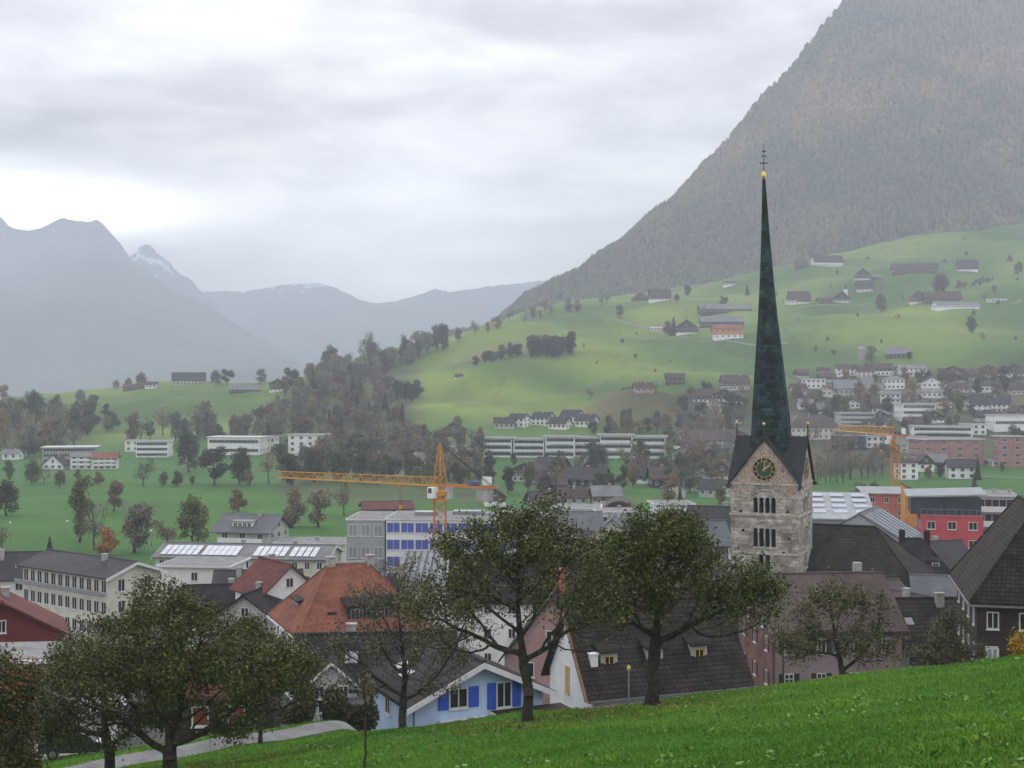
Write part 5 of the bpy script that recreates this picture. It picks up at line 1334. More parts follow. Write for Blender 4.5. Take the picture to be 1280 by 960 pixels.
def grow(r, attr, trunk_h, lean=(0, 0), D=.24, kill=.5, infl=2.6, iters=110, wob=.12):
    """branches that grow towards scattered points of the crown (space colonization). -> nodes, parents"""
    N = []; par = []
    n0 = max(3, int(trunk_h / D))
    for i in range(n0 + 1):
        u = i / n0; N.append((lean[0] * u * u + r.normal() * .02 * i ** .3, lean[1] * u * u + r.normal() * .02 * i ** .3, trunk_h * u)); par.append(i - 1)
    N = [np.array(p) for p in N]
    A = attr.copy()
    nodes = np.array(N)
    near = np.full(len(A), -1); dist = np.full(len(A), 1e9); start = 0
    for it in range(iters):
        if len(A) == 0: break
        new = nodes[start:]
        if len(new):
            dd = np.linalg.norm(A[:, None, :] - new[None, :, :], axis=2)
            k = dd.argmin(1); m = dd[np.arange(len(A)), k]
            up = m < dist; near[up] = k[up] + start; dist[up] = m[up]
        keep = dist > kill
        A, near, dist = A[keep], near[keep], dist[keep]
        if len(A) == 0: break
        lim = infl if it > 14 else 1e9
        act = dist < lim
        if not act.any(): act = dist < dist.min() + .5
        start = len(nodes); add = []; ap = []
        for i in np.unique(near[act]):
            v = A[act & (near == i)] - nodes[i]; v /= np.linalg.norm(v, axis=1)[:, None]
            d = v.mean(0) + r.normal(size=3) * wob
            p = par[i]
            if p >= 0:
                q = nodes[i] - nodes[p]; d = d + .45 * q / (np.linalg.norm(q) + 1e-6)
            d /= np.linalg.norm(d) + 1e-9
            add.append(nodes[i] + d * D); ap.append(i)
        if not add: break
        nodes = np.concatenate([nodes, np.array(add)]); par += ap
        if len(nodes) > 5200: break
    return nodes, np.array(par)

def wood_mesh(name, nodes, par, r_tip=.008, expo=2.35, rmax=.3, sides=6, flare=1.0):
    n = len(nodes); acc = np.full(n, 0.0); child = np.zeros(n, int)
    for i in range(1, n): child[par[i]] += 1
    rad = np.zeros(n)
    for i in range(n - 1, -1, -1):
        rad[i] = max(r_tip, acc[i] ** (1 / expo)) if acc[i] > 0 else r_tip
        if i and par[i] >= 0: acc[par[i]] += rad[i] ** expo
    k = rmax / rad[0]; rad = r_tip * .9 + (rad - r_tip * .9) * ((rmax - r_tip) / (rad[0] - r_tip)) if rad[0] > r_tip else rad
    i = np.arange(1, n); p = par[1:]
    a, b = nodes[p], nodes[i]; ra = np.minimum(rad[p], rad[i] * 1.5); rb = rad[i]
    zf = np.exp(-np.maximum(a[:, 2], 0) / .35); ra = ra * (1 + flare * .6 * zf * (p < 6)); zf2 = np.exp(-np.maximum(b[:, 2], 0) / .35); rb = rb * (1 + flare * .6 * zf2 * (i < 6))
    d = b - a; L = np.linalg.norm(d, axis=1)[:, None] + 1e-9; d /= L
    ref = np.where(np.abs(d[:, 2:3]) < .9, np.array([[0, 0, 1.]]), np.array([[1., 0, 0]]))
    u = np.cross(d, ref); u /= np.linalg.norm(u, axis=1)[:, None]; v = np.cross(d, u)
    Vs = []
    for base, rr, ext in ((a, ra, -.02), (b, rb, .03)):
        for s_ in range(sides):
            t = 2 * math.pi * s_ / sides; Vs.append(base + d * ext + (u * math.cos(t) + v * math.sin(t)) * rr[:, None])
    V = np.stack(Vs, 1).reshape(-1, 3); m = len(i); o = (np.arange(m) * 2 * sides)[:, None]
    Fq = np.concatenate([np.concatenate([o + s_, o + (s_ + 1) % sides, o + sides + (s_ + 1) % sides, o + sides + s_], 1) for s_ in range(sides)])
    return mesh_np(name, V, Fq, [M_BARK], smooth=True), rad

def envelope(r, blobs, n):
    """points spread through a union of ellipsoids (cx,cy,cz,rx,ry,rz), uneven so the crown has holes"""
    w_ = np.array([b[3] * b[4] * b[5] for b in blobs]); w_ /= w_.sum(); out = []
    for b, k in zip(blobs, r.multinomial(n, w_)):
        p = r.normal(size=(k, 3)); p /= np.linalg.norm(p, axis=1)[:, None]; p *= r.uniform(.12, 1, k)[:, None] ** (1 / 2.4)
        out.append(np.array(b[:3]) + p * np.array(b[3:]))
    return np.concatenate(out)

def fruit_tree(px, d, label, blobs, trunk_h, rmax, seed, n_attr=620, leaves=17000, lsize=.075, color=(.052, .066, .020), lean=(0, 0), name='fruit_tree', cat='tree', base_py=None,
               leafbias=0.0, autumn=None, clump=.20, group='fruit trees along the edge of the meadow', thin=None, expo=2.35):
    r = np.random.default_rng(seed); x, y = at(px, d); zb = z1(x, y)
    root = empty(name, (x, y, zb - .08)); tag(root, label, cat, group)
    A = envelope(r, blobs, n_attr); A = A[A[:, 2] > .5]
    nodes, par = grow(r, A, trunk_h, lean)
    me, rad = wood_mesh('trunk', nodes, par, rmax=rmax, expo=expo)
    link('trunk', me, root)
    if leaves:
        zmin, zmax = A[:, 2].min(), A[:, 2].max()
        tips = np.nonzero((rad < .034) & (np.arange(len(nodes)) > 8))[0]
        h = (nodes[tips, 2] - zmin) / (zmax - zmin + 1e-6)
        # leaf density varies in patches, and with height
        ph = r.uniform(0, 6.28, 3); pat = np.sin(nodes[tips, 0] * 2.1 + ph[0]) * np.sin(nodes[tips, 1] * 2.3 + ph[1]) + np.sin(nodes[tips, 2] * 2.6 + ph[2]) * .8
        wgt = np.clip(.62 + .52 * pat + leafbias * (h - .45), .05, 2.0)
        if thin: wgt *= np.clip(thin(nodes[tips]), .02, 3)
        pick = r.choice(tips, size=leaves, p=wgt / wgt.sum())
        C = nodes[pick] + r.normal(size=(leaves, 3)) * clump * np.array([1, 1, .8])
        V, Fq = quads(C, lsize, r)
        cr_ = link('crown', mesh_np('crown', V, Fq, [M_LEAF]), root); cr_.color = tuple(color) + (1,)
        if autumn:
            col, k, fn = autumn
            q = pick[fn(nodes[pick], r)] if fn else pick
            q = r.choice(q, size=k); C = nodes[q] + r.normal(size=(k, 3)) * clump * 1.15
            V, Fq = quads(C, lsize, r); c2 = link('autumn_leaves', mesh_np('autumn_leaves', V, Fq, [M_LEAF]), root); c2.color = tuple(col) + (1,)
    return root

OLIVE = (.100, .112, .026)
# left big one: two wide lobes and a tall leader in the middle
fruit_tree(212, 48, 'wide leafy fruit tree with a tall upright leader, largest at the left of the path',
           [(-2.4, 0, 3.4, 2.5, 2.4, 2.2), (2.0, .2, 3.5, 2.7, 2.4, 2.2), (.1, 0, 5.0, 2.4, 2.0, 2.0), (-.75, 0, 7.2, .75, .7, 1.1), (4.1, 0, 3.8, 1.9, 1.6, 1.7), (-3.9, 0, 2.9, 1.3, 1.4, 1.6), (.3, 0, 6.0, 1.3, 1.2, 1.2)],
           1.0, .25, 11, 1350, 52000, .052, (.086, .104, .030), leafbias=.7, clump=.26, autumn=(OLIVE, 7000, lambda p, r: (p[:, 0] > -.5) & (p[:, 2] > 3.8)))
fruit_tree(137, 52, 'dark leafy fruit tree overlapped by the largest left tree, standing behind it',
           [(-1.6, 0, 3.5, 2.4, 2.0, 1.9), (1.1, .5, 3.5, 2.1, 2.0, 1.8), (-.4, 0, 5.4, 2.1, 1.7, 1.6), (-2.4, 0, 2.6, 1.4, 1.3, 1.3), (1.2, 0, 6.0, 1.2, 1.1, 1.2)], 1.3, .20, 12, 900, 36000, .055, (.074, .090, .028), clump=.26, leafbias=.4)
fruit_tree(-28, 43, 'greenish orange autumn tree cut by the left edge', [(0, 0, 2.6, 1.9, 1.8, 1.8), (.5, 0, 4.2, 1.6, 1.5, 1.4), (1.2, 0, 1.6, 1.3, 1.2, 1.0)], 1.0, .15, 13, 520, 30000, .052, (.075, .075, .022), clump=.24,
           autumn=((.24, .095, .03), 2400, lambda p, r: (p[:, 2] > 3.3)), group=None)
fruit_tree(325, 64.5, 'young fruit tree with thin straight trunk beside the path', [(-.2, 0, 3.7, 1.7, 1.6, 1.7), (.9, 0, 4.2, 1.5, 1.3, 1.6), (-.7, 0, 5.2, 1.4, 1.2, 1.3)], 1.9, .10, 14, 460, 22000, .062, (.088, .104, .034), clump=.28)
fruit_tree(502, 62, 'half bare fruit tree with brownish sparse leaves in front of the blue house', [(-1.8, 0, 4.6, 1.9, 1.7, 2.3), (1.4, 0, 4.4, 2.1, 1.8, 2.2), (0, 0, 6.6, 2.1, 1.7, 1.9), (.7, 0, 8.2, 1.2, 1.0, 1.2), (-1.6, 0, 7.5, 1.2, 1.0, 1.3), (2.6, 0, 5.4, 1.2, 1.2, 1.6)],
           1.5, .20, 15, 1300, 13000, .055, (.125, .112, .068), leafbias=.2, clump=.2)
fruit_tree(660, 44.5, 'tall open fruit tree in the middle of the meadow edge with bare lower branches', [(-2.1, 0, 4.3, 2.0, 1.9, 2.2), (1.5, 0, 4.6, 1.9, 1.8, 2.3), (-.4, 0, 6.2, 2.1, 1.8, 1.5), (.7, 0, 7.5, .8, .8, .9), (-3.2, 0, 3.7, 1.5, 1.3, 1.3), (2.7, 0, 4.2, 1.2, 1.2, 1.5), (-2.4, 0, 6.0, 1.1, 1.1, 1.2)],
           1.35, .19, 16, 1350, 22000, .052, (.090, .104, .034), leafbias=2.3, clump=.24, autumn=((.095, .105, .03), 3600, lambda p, r: p[:, 2] > 5.2))
fruit_tree(815, 48.5, 'dense dark green fruit tree with thick forked trunk at the middle of the meadow', [(-1.1, 0, 4.8, 1.9, 1.8, 2.2), (1.5, 0, 4.5, 2.0, 1.9, 2.0), (3.4, 0, 4.2, 1.6, 1.5, 1.7), (.6, 0, 6.2, 1.8, 1.6, 1.4), (4.3, 0, 4.3, .9, .9, 1.4), (-.6, 0, 7.3, .7, .6, .8), (-2.2, 0, 4.6, 1.1, 1.1, 1.5)],
           1.3, .25, 17, 1250, 36000, .054, (.078, .100, .026), leafbias=1.3, clump=.25, autumn=((.095, .115, .024), 6000, lambda p, r: p[:, 2] > 4.8))
fruit_tree(1052, 60, 'low spreading tree with thinning olive leaves in front of the presbytery', [(-1.9, 0, 3.2, 1.6, 1.5, 1.6), (1.3, 0, 3.0, 1.7, 1.5, 1.6), (-.2, 0, 4.6, 1.7, 1.5, 1.3), (1.6, 0, 4.2, 1.0, 1.0, 1.1)], 1.0, .15, 18, 900, 13000, .055, (.120, .112, .056), clump=.2, leafbias=.8)
fruit_tree(1184, 72, 'small tree with dark olive leaves before the big timber house', [(-.6, 0, 3.2, 1.7, 1.4, 1.9), (.8, 0, 3.4, 1.6, 1.4, 1.9), (.2, 0, 5.3, 1.2, 1.0, 1.3)], 1.2, .13, 19, 600, 14000, .06, (.088, .092, .042), clump=.22)
fruit_tree(1288, 66, 'yellow leaved bush at the right edge beside the timber house', [(0, 0, 2.2, .9, .9, 1.6)], .6, .07, 20, 160, 3200, .085, (.36, .24, .03), group=None)
fruit_tree(456, 37.5, 'thin sapling with few leaves standing alone on the meadow', [(-.1, 0, 2.35, .6, .5, .55), (.15, 0, 2.9, .35, .3, .3)], 1.75, .028, 21, 110, 170, .045, (.10, .065, .03), clump=.1, name='sapling', group=None)
# bare brownish trees and bushes among the houses
BR = (.135, .112, .075)
G_B = 'bare trees between the houses below the meadow'
fruit_tree(905, 82, 'bare brownish tree in front of the rose brick gable', [(0, 0, 3.2, 2.2, 1.8, 2.2), (1.2, 0, 4.0, 1.5, 1.4, 1.5), (-1.4, 0, 3.6, 1.4, 1.2, 1.4)], .8, .13, 22, 900, 7000, .045, BR, group=G_B, name='bare_tree')
fruit_tree(868, 84, 'bare brownish shrub tree in front of the dormered roof', [(0, 0, 2.4, 1.9, 1.6, 1.7)], .6, .10, 23, 600, 5000, .045, BR, group=G_B, name='bare_tree')
fruit_tree(484, 178, 'broad greyish bare tree left of the crane foot', [(-2, 0, 6.2, 4.0, 3.6, 4.5), (2.0, 0, 6.5, 3.8, 3.4, 4.8), (0, 0, 9.0, 3.0, 3.0, 3.2)], 2.0, .28, 24, 900, 9000, .11, (.105, .090, .062), group=G_B, name='bare_tree', clump=.4)
fruit_tree(405, 240, 'bare round shrub in front of the low white hall', [(0, 0, 3.0, 2.6, 2.4, 2.6)], 1.0, .15, 25, 260, 2600, .13, (.08, .075, .055), group=G_B, name='bare_tree', clump=.3)
fruit_tree(122, 130, 'reddish bare shrub in front of the cream school', [(0, 0, 5.5, 3.4, 3, 3.4), (1, 0, 7.5, 2.0, 2, 2.2)], 3, .2, 26, 420, 7000, .10, (.12, .085, .05), group=G_B, name='bare_tree', clump=.3)
fruit_tree(40, 140, 'small yellow leaved tree behind the maroon roof', [(0, 0, 9, 2.6, 2.4, 2.6)], 6, .2, 27, 200, 4200, .12, (.42, .23, .03), group=None, clump=.35)

def bush(px, d, w, h, label, color, seed, n=5000, ls=.085, dep=.8, name='bush', group='bushes along the path and the houses', lobes=6, zoff=0.0):
    r = np.random.default_rng(seed); x, y = at(px, d); root = empty(name, (x, y, z1(x, y) - .1 + zoff)); tag(root, label, 'bush', group)
    bl = [(r.uniform(-.36, .36) * w, r.uniform(-.3, .3) * w * dep, h * r.uniform(.35, .58), w * r.uniform(.16, .28), w * dep * r.uniform(.18, .28), h * r.uniform(.32, .46)) for _ in range(lobes)]
    p = envelope(r, bl, n); p = p[p[:, 2] > .03]
    V, Fq = quads(p, ls, r); o = link('foliage', mesh_np('foliage', V, Fq, [M_LEAF]), root); o.color = tuple(color) + (1,)
    b = MB()
    for _ in range(9):
        a = r.uniform(0, 6.28); q = r.uniform(.1, .4); b.tube((math.cos(a) * .15, math.sin(a) * .15, 0), (math.cos(a) * w * q, math.sin(a) * w * q * dep, h * r.uniform(.5, .8)), .035, .012, n=5)
    b.build('stem', M_BARK, root)
    return root
bush(405, 80, 3.6, 3.0, 'dense dark evergreen bush, left one of the hedge beside the path', (.050, .060, .018), 31, 9000)
bush(440, 82, 3.2, 2.7, 'dense dark evergreen bush, right one of the hedge beside the path', (.055, .060, .020), 32, 8000)
bush(372, 77, 2.0, 1.8, 'low grey green bush at the left end of the hedge', (.060, .062, .030), 33, 3600)
bush(470, 80, 2.0, 1.1, 'low reddish brown bush left of the blue house', (.10, .065, .040), 34, 3000, .06)
bush(22, 46, 1.8, 1.4, 'low reddish dry bush at the bottom left corner', (.13, .055, .03), 35, 4000, .06)
bush(1085, 104, 2.4, 2.2, 'dark bush against the presbytery wall', (.035, .040, .018), 36, 2600)
bush(985, 166, 2.0, 3.0, 'dark ivy like shrub at the foot of the tower', (.03, .032, .016), 37, 2500, .1, zoff=12.5) if False else None

# ---- trees of the valley and the slopes: a few grown shapes, copied with their parts
def proto(kind, seed):
    r = np.random.default_rng(seed); H = 10.0
    if kind == 'round':
        bl = []
        for _ in range(12):
            z = r.uniform(2.0, 8.2); q = 2.3 * math.sqrt(max(.1, 1 - ((z - 5.0) / 4.6) ** 2)); a = r.uniform(0, 6.28); rr = q * r.uniform(.3, .9)
            bl.append((rr * math.cos(a), rr * math.sin(a), z, r.uniform(.9, 1.9), r.uniform(.9, 1.9), r.uniform(.8, 1.7)))
        th, n, na = 1.1, 5200, 190
    elif kind == 'tall': bl = [(r.uniform(-.9, .9), r.uniform(-.9, .9), z, r.uniform(.9, 1.8), r.uniform(.9, 1.8), r.uniform(.8, 1.5)) for z in np.linspace(2.0, 8.8, 11)]; th, n, na = 1.0, 4000, 170
    elif kind == 'bare': bl = [(r.uniform(-1.9, 1.9), r.uniform(-1.9, 1.9), r.uniform(3.0, 8.2), r.uniform(1.2, 2.2), r.uniform(1.2, 2.2), r.uniform(1.2, 2.0)) for _ in range(8)]; th, n, na = 1.3, 1700, 300
    elif kind == 'conifer':
        C = []
        for _ in range(2600):
            z = r.uniform(0.04, 1) ** 1.3; a = r.uniform(0, 6.28); ring = .75 + .25 * math.sin(z * 60)
            rr = (1 - z) * 2.2 * ring * math.sqrt(r.uniform(.25, 1)) + .08; C.append((rr * math.cos(a), rr * math.sin(a), z * 9.6 + .4 - rr * .22))
        V, Fq = quads(np.array(C), .30, r, .5, .4); b = MB(); b.tube((0, 0, -.6), (0, 0, 9), .22, .04, n=6)
        return b.mesh('trunk', M_BARK), mesh_np('crown', V, Fq, [M_FARLEAF])
    A = envelope(r, bl, na); A = A[A[:, 2] > .9]
    nodes, par = grow(r, A, th, (r.normal() * .2, 0), D=.55, kill=.9, infl=6, iters=50)
    nodes = np.concatenate([[nodes[0] - [0, 0, .6]], nodes]); par = np.concatenate([[-1], par + 1])
    me, rad = wood_mesh('trunk', nodes, par, r_tip=.035, rmax=.20, sides=4)
    P_ = envelope(r, bl, n); P_ = P_[P_[:, 2] > .7]
    P_ = P_ + r.normal(size=P_.shape) * .28; P_ = P_[P_[:, 2] > .5]
    ph = r.uniform(0, 6.28, 3); pat = np.sin(P_[:, 0] * 1.5 + ph[0]) + np.sin(P_[:, 1] * 1.6 + ph[1]) + np.sin(P_[:, 2] * 1.7 + ph[2])
    P_ = P_[pat > -1.15 + .4 * r.normal(size=len(P_))]
    V, Fq = quads(P_, .15 if kind == 'bare' else .20, r, .6)
    return me, mesh_np('crown', V, Fq, [M_FARLEAF])
PROTO = {k: [proto(k, s_) for s_ in seeds] for k, seeds in (('round', (51, 52, 53, 61, 62)), ('tall', (54, 55, 63)), ('bare', (56, 57, 64)), ('conifer', (58,)))}
TC = {'green': (.115, .135, .055), 'dark': (.078, .092, .050), 'olive': (.175, .162, .066), 'brown': (.215, .178, .110), 'orange': (.30, .15, .06), 'grey': (.200, .195, .145), 'rust': (.185, .135, .085)}
tr_rng = np.random.default_rng(99)
KIND_NAME = {'round': 'broadleaf_tree', 'tall': 'tall_tree', 'bare': 'bare_tree', 'conifer': 'conifer'}
def tree(px, py, hpx, kind, col, label, group=None, d=None, wide=1.0, dmin=300., dmax=2400.):
    shrub = hpx < 13 or 'shrub' in label or 'bush' in label
    if d is None: d = hit(px, py, dmin, dmax)
    if d is None: return None
    x, y = at(px, d); z = z1(x, y); H = hpx * d / F; s = H / 9.6
    tm, cm = PROTO[kind][tr_rng.integers(len(PROTO[kind]))]
    root = empty('shrub' if shrub else KIND_NAME[kind], (x, y, z - .05 * s), tr_rng.uniform(0, 6.28)); root.scale = (s * wide, s * wide, s); tag(root, label, 'shrub' if shrub else 'tree', group)
    link('trunk', tm, root); c = link('crown', cm, root)
    v = tr_rng.uniform(.8, 1.25); h = tr_rng.normal() * .08
    c0 = TC[col]; c.color = (c0[0] * v * (1 + h), c0[1] * v, c0[2] * v * (1 - h), 1)
    return root

# left field
G_F = 'trees standing in the green field on the left'
FIELD = [
 (100, 678, 82, 'tall', 'green', 'tall slim dark tree in the left field, tallest there', .8), (118, 688, 58, 'bare', 'grey', 'greyish bare tree at the foot of the tallest field tree', 1.0),
 (142, 640, 42, 'round', 'rust', 'round reddish green tree alone in the middle of the left field', .95), (168, 690, 68, 'round', 'grey', 'grey green round tree behind the cream school', 1.1),
 (133, 697, 38, 'round', 'orange', 'orange brown autumn bush tree right behind the cream school', 1.4), (208, 692, 44, 'bare', 'rust', 'brown thin tree left of the green round tree', 1.1),
 (242, 684, 66, 'round', 'green', 'green round tree left of the chalette block', 1.0), (298, 640, 30, 'round', 'rust', 'brown round tree behind the chalet style block', 1.1),
 (8, 645, 46, 'round', 'dark', 'dark round tree at the left edge of the field', 1.1), (2, 690, 34, 'bare', 'grey', 'small bare tree at the left edge below the dark round one', 1.0),
 (40, 606, 32, 'round', 'green', 'hazy tree near the left edge at the far side of the field', 1.0), (75, 609, 22, 'round', 'green', 'small round orchard tree below the white apartment houses', 1.1), (124, 606, 17, 'round', 'rust', 'tiny reddish orchard tree under the red tiled house', 1.1),
 (179, 608, 36, 'bare', 'dark', 'dark tree with open crown at the far side of the field', 1.1), (204, 608, 19, 'round', 'green', 'small orchard tree right of the open crowned tree', 1.2), (222, 608, 20, 'round', 'green', 'small orchard tree, second right of the open crowned tree', 1.2),
 (240, 606, 12, 'round', 'olive', 'tiny orchard tree before the large round trees', 1.2), (268, 607, 52, 'round', 'dark', 'large dark round tree in front of the long white hall', 1.05), (300, 606, 48, 'round', 'dark', 'large round tree right of the large dark one before the white hall', 1.0),
 (236, 590, 56, 'round', 'dark', 'tall dark tree behind the orchard trees', 1.0), (336, 606, 44, 'bare', 'grey', 'bare greyish tree under the narrow white block', 1.0), (312, 608, 24, 'round', 'grey', 'small grey tree between the large round ones', 1.0),
 (365, 608, 46, 'round', 'dark', 'dark round tree left of the crane arm tip', 1.2), (392, 603, 44, 'round', 'dark', 'dark green round tree below the four storey white block', 1.25), (425, 602, 44, 'round', 'green', 'broad round tree right of the dark round ones', 1.3), (452, 604, 40, 'round', 'dark', 'dark round tree at the right end of the round group', 1.1),
 (366, 660, 50, 'round', 'brown', 'brown round tree below the crane arm, left of two', 1.05), (398, 660, 50, 'round', 'brown', 'brown round tree below the crane arm, right of two', 1.1), (430, 645, 44, 'bare', 'brown', 'bare brown tree behind the low white hall', 1.0),
 (62, 690, 18, 'conifer', 'dark', 'little dark conifer left of the orange bush', 1.3), (352, 688, 24, 'bare', 'grey', 'bare shrub tree right of the chalet style block', 1.0),
 (12, 600, 26, 'round', 'green', 'round tree at the far left end of the field row', 1.1), (98, 600, 14, 'round', 'green', 'tiny round shrub tree before the white apartment houses', 1.3), (55, 604, 24, 'bare', 'grey', 'thin greyish tree in the far left field row', 1.1),
]
for px, py, h, k, c, lb, wd in FIELD: tree(px, py, h, k, c, lb.replace('chalette', 'chalet'), G_F, wide=wd, dmin=190.)

def scatter(n, poly, hrange, kinds, label, group, seed, wide=(.9, 1.25), mind=5, dmin=300., dmax=2400.):
    """trees at photo positions spread through a polygon; each stands on the ground where its view line meets it"""
    r = np.random.default_rng(seed); P_ = np.array(poly, float); lo, hi = P_.min(0), P_.max(0); got = []; tries = 0
    def inside(p):
        c = False
        for i in range(len(P_)):
            a, b = P_[i], P_[i - 1]
            if (a[1] > p[1]) != (b[1] > p[1]) and p[0] < (b[0] - a[0]) * (p[1] - a[1]) / (b[1] - a[1]) + a[0]: c = not c
        return c
    while len(got) < n and tries < n * 60:
        tries += 1; p = r.uniform(lo, hi)
        if not inside(p) or any((p[0] - q[0]) ** 2 + (2.2 * (p[1] - q[1])) ** 2 < mind ** 2 for q in got): continue
        got.append(p); k, c = kinds[r.integers(len(kinds))]
        tree(p[0], p[1], r.uniform(*hrange), k, c, label, group, wide=r.uniform(*wide), dmin=dmin, dmax=dmax)

# wood on the slope left of the pasture: far off, one closed mass of crowns
def wood_mass(n, poly, hrange, kinds, label, seed, mind=4.0, name='far_wood'):
    r = np.random.default_rng(seed); P_ = np.array(poly, float); lo, hi = P_.min(0), P_.max(0); got = []; tries = 0
    Vs, Fs, Cs, off = [], [], [], 0
    def inside(p):
        c = False
        for i in range(len(P_)):
            a, b = P_[i], P_[i - 1]
            if (a[1] > p[1]) != (b[1] > p[1]) and p[0] < (b[0] - a[0]) * (p[1] - a[1]) / (b[1] - a[1]) + a[0]: c = not c
        return c
    cache = {}
    def arr(me):
        if me.name not in cache:
            v = np.zeros(len(me.vertices) * 3, np.float32); me.vertices.foreach_get('co', v)
            f = np.zeros(len(me.polygons) * 4, np.int32); me.loops.foreach_get('vertex_index', f); cache[me.name] = (v.reshape(-1, 3), f.reshape(-1, 4))
        return cache[me.name]
    while len(got) < n and tries < n * 80:
        tries += 1; p = r.uniform(lo, hi)
        if not inside(p) or any((p[0] - q[0]) ** 2 + (2.2 * (p[1] - q[1])) ** 2 < mind ** 2 for q in got): continue
        d = hit(p[0], p[1], 300.)
        if d is None: continue
        got.append(p); k, c = kinds[r.integers(len(kinds))]; x, y = at(p[0], d); z = z1(x, y); s_ = r.uniform(*hrange) * d / F / 9.6
        tm, cm = PROTO[k][r.integers(len(PROTO[k]))]; a = r.uniform(0, 6.28); ca_, sa_ = math.cos(a) * s_, math.sin(a) * s_; wd_ = r.uniform(.95, 1.4)
        for me, col in ((tm, (.09, .08, .065)), (cm, TC[c])):
            if len(me.polygons) == 0 or me.polygons[0].loop_total != 4 or me is tm and k == 'conifer': continue
            v, f = arr(me)
            Vs.append(np.stack([x + (v[:, 0] * ca_ - v[:, 1] * sa_) * wd_, y + (v[:, 0] * sa_ + v[:, 1] * ca_) * wd_, z + v[:, 2] * s_], 1)); Fs.append(f + off); off += len(v)
            cc = np.array(col) * r.uniform(.75, 1.3); Cs.append(np.tile(cc, (len(v), 1)) * np.repeat(r.uniform(.6, 1.4, (len(v) // 4 + 1, 1)), 4, 0)[:len(v)])
    o = link(name, mesh_np(name, np.concatenate(Vs), np.concatenate(Fs), [tone_mat('wood_cover', nscale=.05, fine=.5, amount=.15)], colors=np.concatenate(Cs)))
    tag(o, label, None, None, 'stuff')
wood_mass(190, [(340, 510), (368, 482), (400, 472), (440, 462), (470, 472), (500, 498), (512, 540), (525, 564), (440, 568), (380, 552), (340, 536)], (13, 27),
        [('round', 'grey'), ('round', 'brown'), ('bare', 'brown'), ('tall', 'brown'), ('round', 'olive'), ('tall', 'grey'), ('conifer', 'dark'), ('bare', 'grey'), ('round', 'rust')],
        'mixed brown autumn wood on the slope left of the pasture', 201)
scatter(26, [(395, 470), (440, 458), (480, 452), (520, 442), (556, 428), (560, 436), (500, 462), (470, 476)], (20, 34), [('round', 'dark'), ('round', 'grey'), ('tall', 'dark'), ('bare', 'grey'), ('round', 'brown')],
        'tree in the belt along the left rim of the pasture', 'trees along the rim of the pasture', 202, mind=7)
tree(547, 436, 30, 'round', 'dark', 'large dark round tree at the upper end of the rim belt', None)
tree(412, 462, 32, 'round', 'dark', 'dark round tree standing up from the left part of the rim belt', None)
tree(458, 452, 38, 'bare', 'dark', 'tall tree with open crown in the middle of the rim belt', None)
scatter(17, [(560, 424), (620, 402), (690, 386), (760, 380), (762, 384), (690, 394), (620, 412), (566, 430)], (10, 20), [('round', 'grey'), ('round', 'brown'), ('bare', 'grey')], 'hazy tree along the skyline of the pasture', 'trees along the pasture skyline', 203, mind=8)
scatter(13, [(660, 440), (716, 436), (714, 444), (662, 448)], (20, 28), [('round', 'dark'), ('tall', 'dark')], 'dark tree of the small square grove in the middle of the pasture', 'trees of the dark pasture grove', 204, mind=4, wide=(1.1, 1.4))
scatter(8, [(592, 456), (645, 440), (648, 446), (596, 460)], (14, 20), [('round', 'dark'), ('round', 'green')], 'dark tree in the short row left of the square grove', 'trees of the short pasture row', 205, mind=5, wide=(1.1, 1.4))
scatter(6, [(495, 498), (522, 494), (524, 502), (498, 505)], (22, 30), [('round', 'dark'), ('tall', 'dark')], 'dark tree of the small grove at the lower left of the pasture', 'trees of the small lower grove', 206, mind=4)
# left: wood under the plateau and along its skyline
scatter(30, [(0, 530), (60, 520), (110, 535), (120, 560), (60, 572), (0, 574)], (26, 44), [('bare', 'brown'), ('round', 'grey'), ('tall', 'brown'), ('bare', 'grey'), ('round', 'dark')], 'brownish tree in the hazy wood at the far left', 'trees of the far left wood', 207, mind=8)
scatter(26, [(160, 545), (250, 540), (340, 535), (350, 556), (260, 556), (160, 558)], (22, 40), [('tall', 'brown'), ('bare', 'brown'), ('tall', 'grey'), ('bare', 'grey'), ('round', 'dark')], 'tall thin brownish tree under the edge of the left plateau', 'trees under the left plateau', 208, mind=8)
scatter(14, [(110, 500), (160, 538), (130, 552), (100, 540), (60, 510)], (16, 24), [('round', 'dark'), ('round', 'grey')], 'dark tree on the lower edge of the left field slope', 'trees on the lower plateau edge', 209, mind=7)
for px, py, h, c, lb in ((145, 487, 12, 'grey', 'low grey tree on the plateau skyline, leftmost of the group'), (160, 486, 14, 'brown', 'brown bush tree on the plateau skyline beside the low shed'), (176, 485, 20, 'grey', 'grey tree on the plateau skyline left of the white house'),
                         (270, 482, 20, 'grey', 'grey tree right of the plateau farmhouse, left of two'), (284, 481, 21, 'dark', 'dark tree right of the plateau farmhouse, right of two'), (325, 480, 20, 'grey', 'pale tree between the long shed and the dark gabled house'), (362, 486, 28, 'dark', 'dark tree beside the dark gabled plateau house'),
                         (90, 489, 9, 'brown', 'low bush tree at the left end of the plateau skyline'), (3, 500, 20, 'grey', 'grey tree on the plateau at the left edge')):
    tree(px, py, h, 'round', c, lb, 'trees on the plateau skyline', wide=1.25)
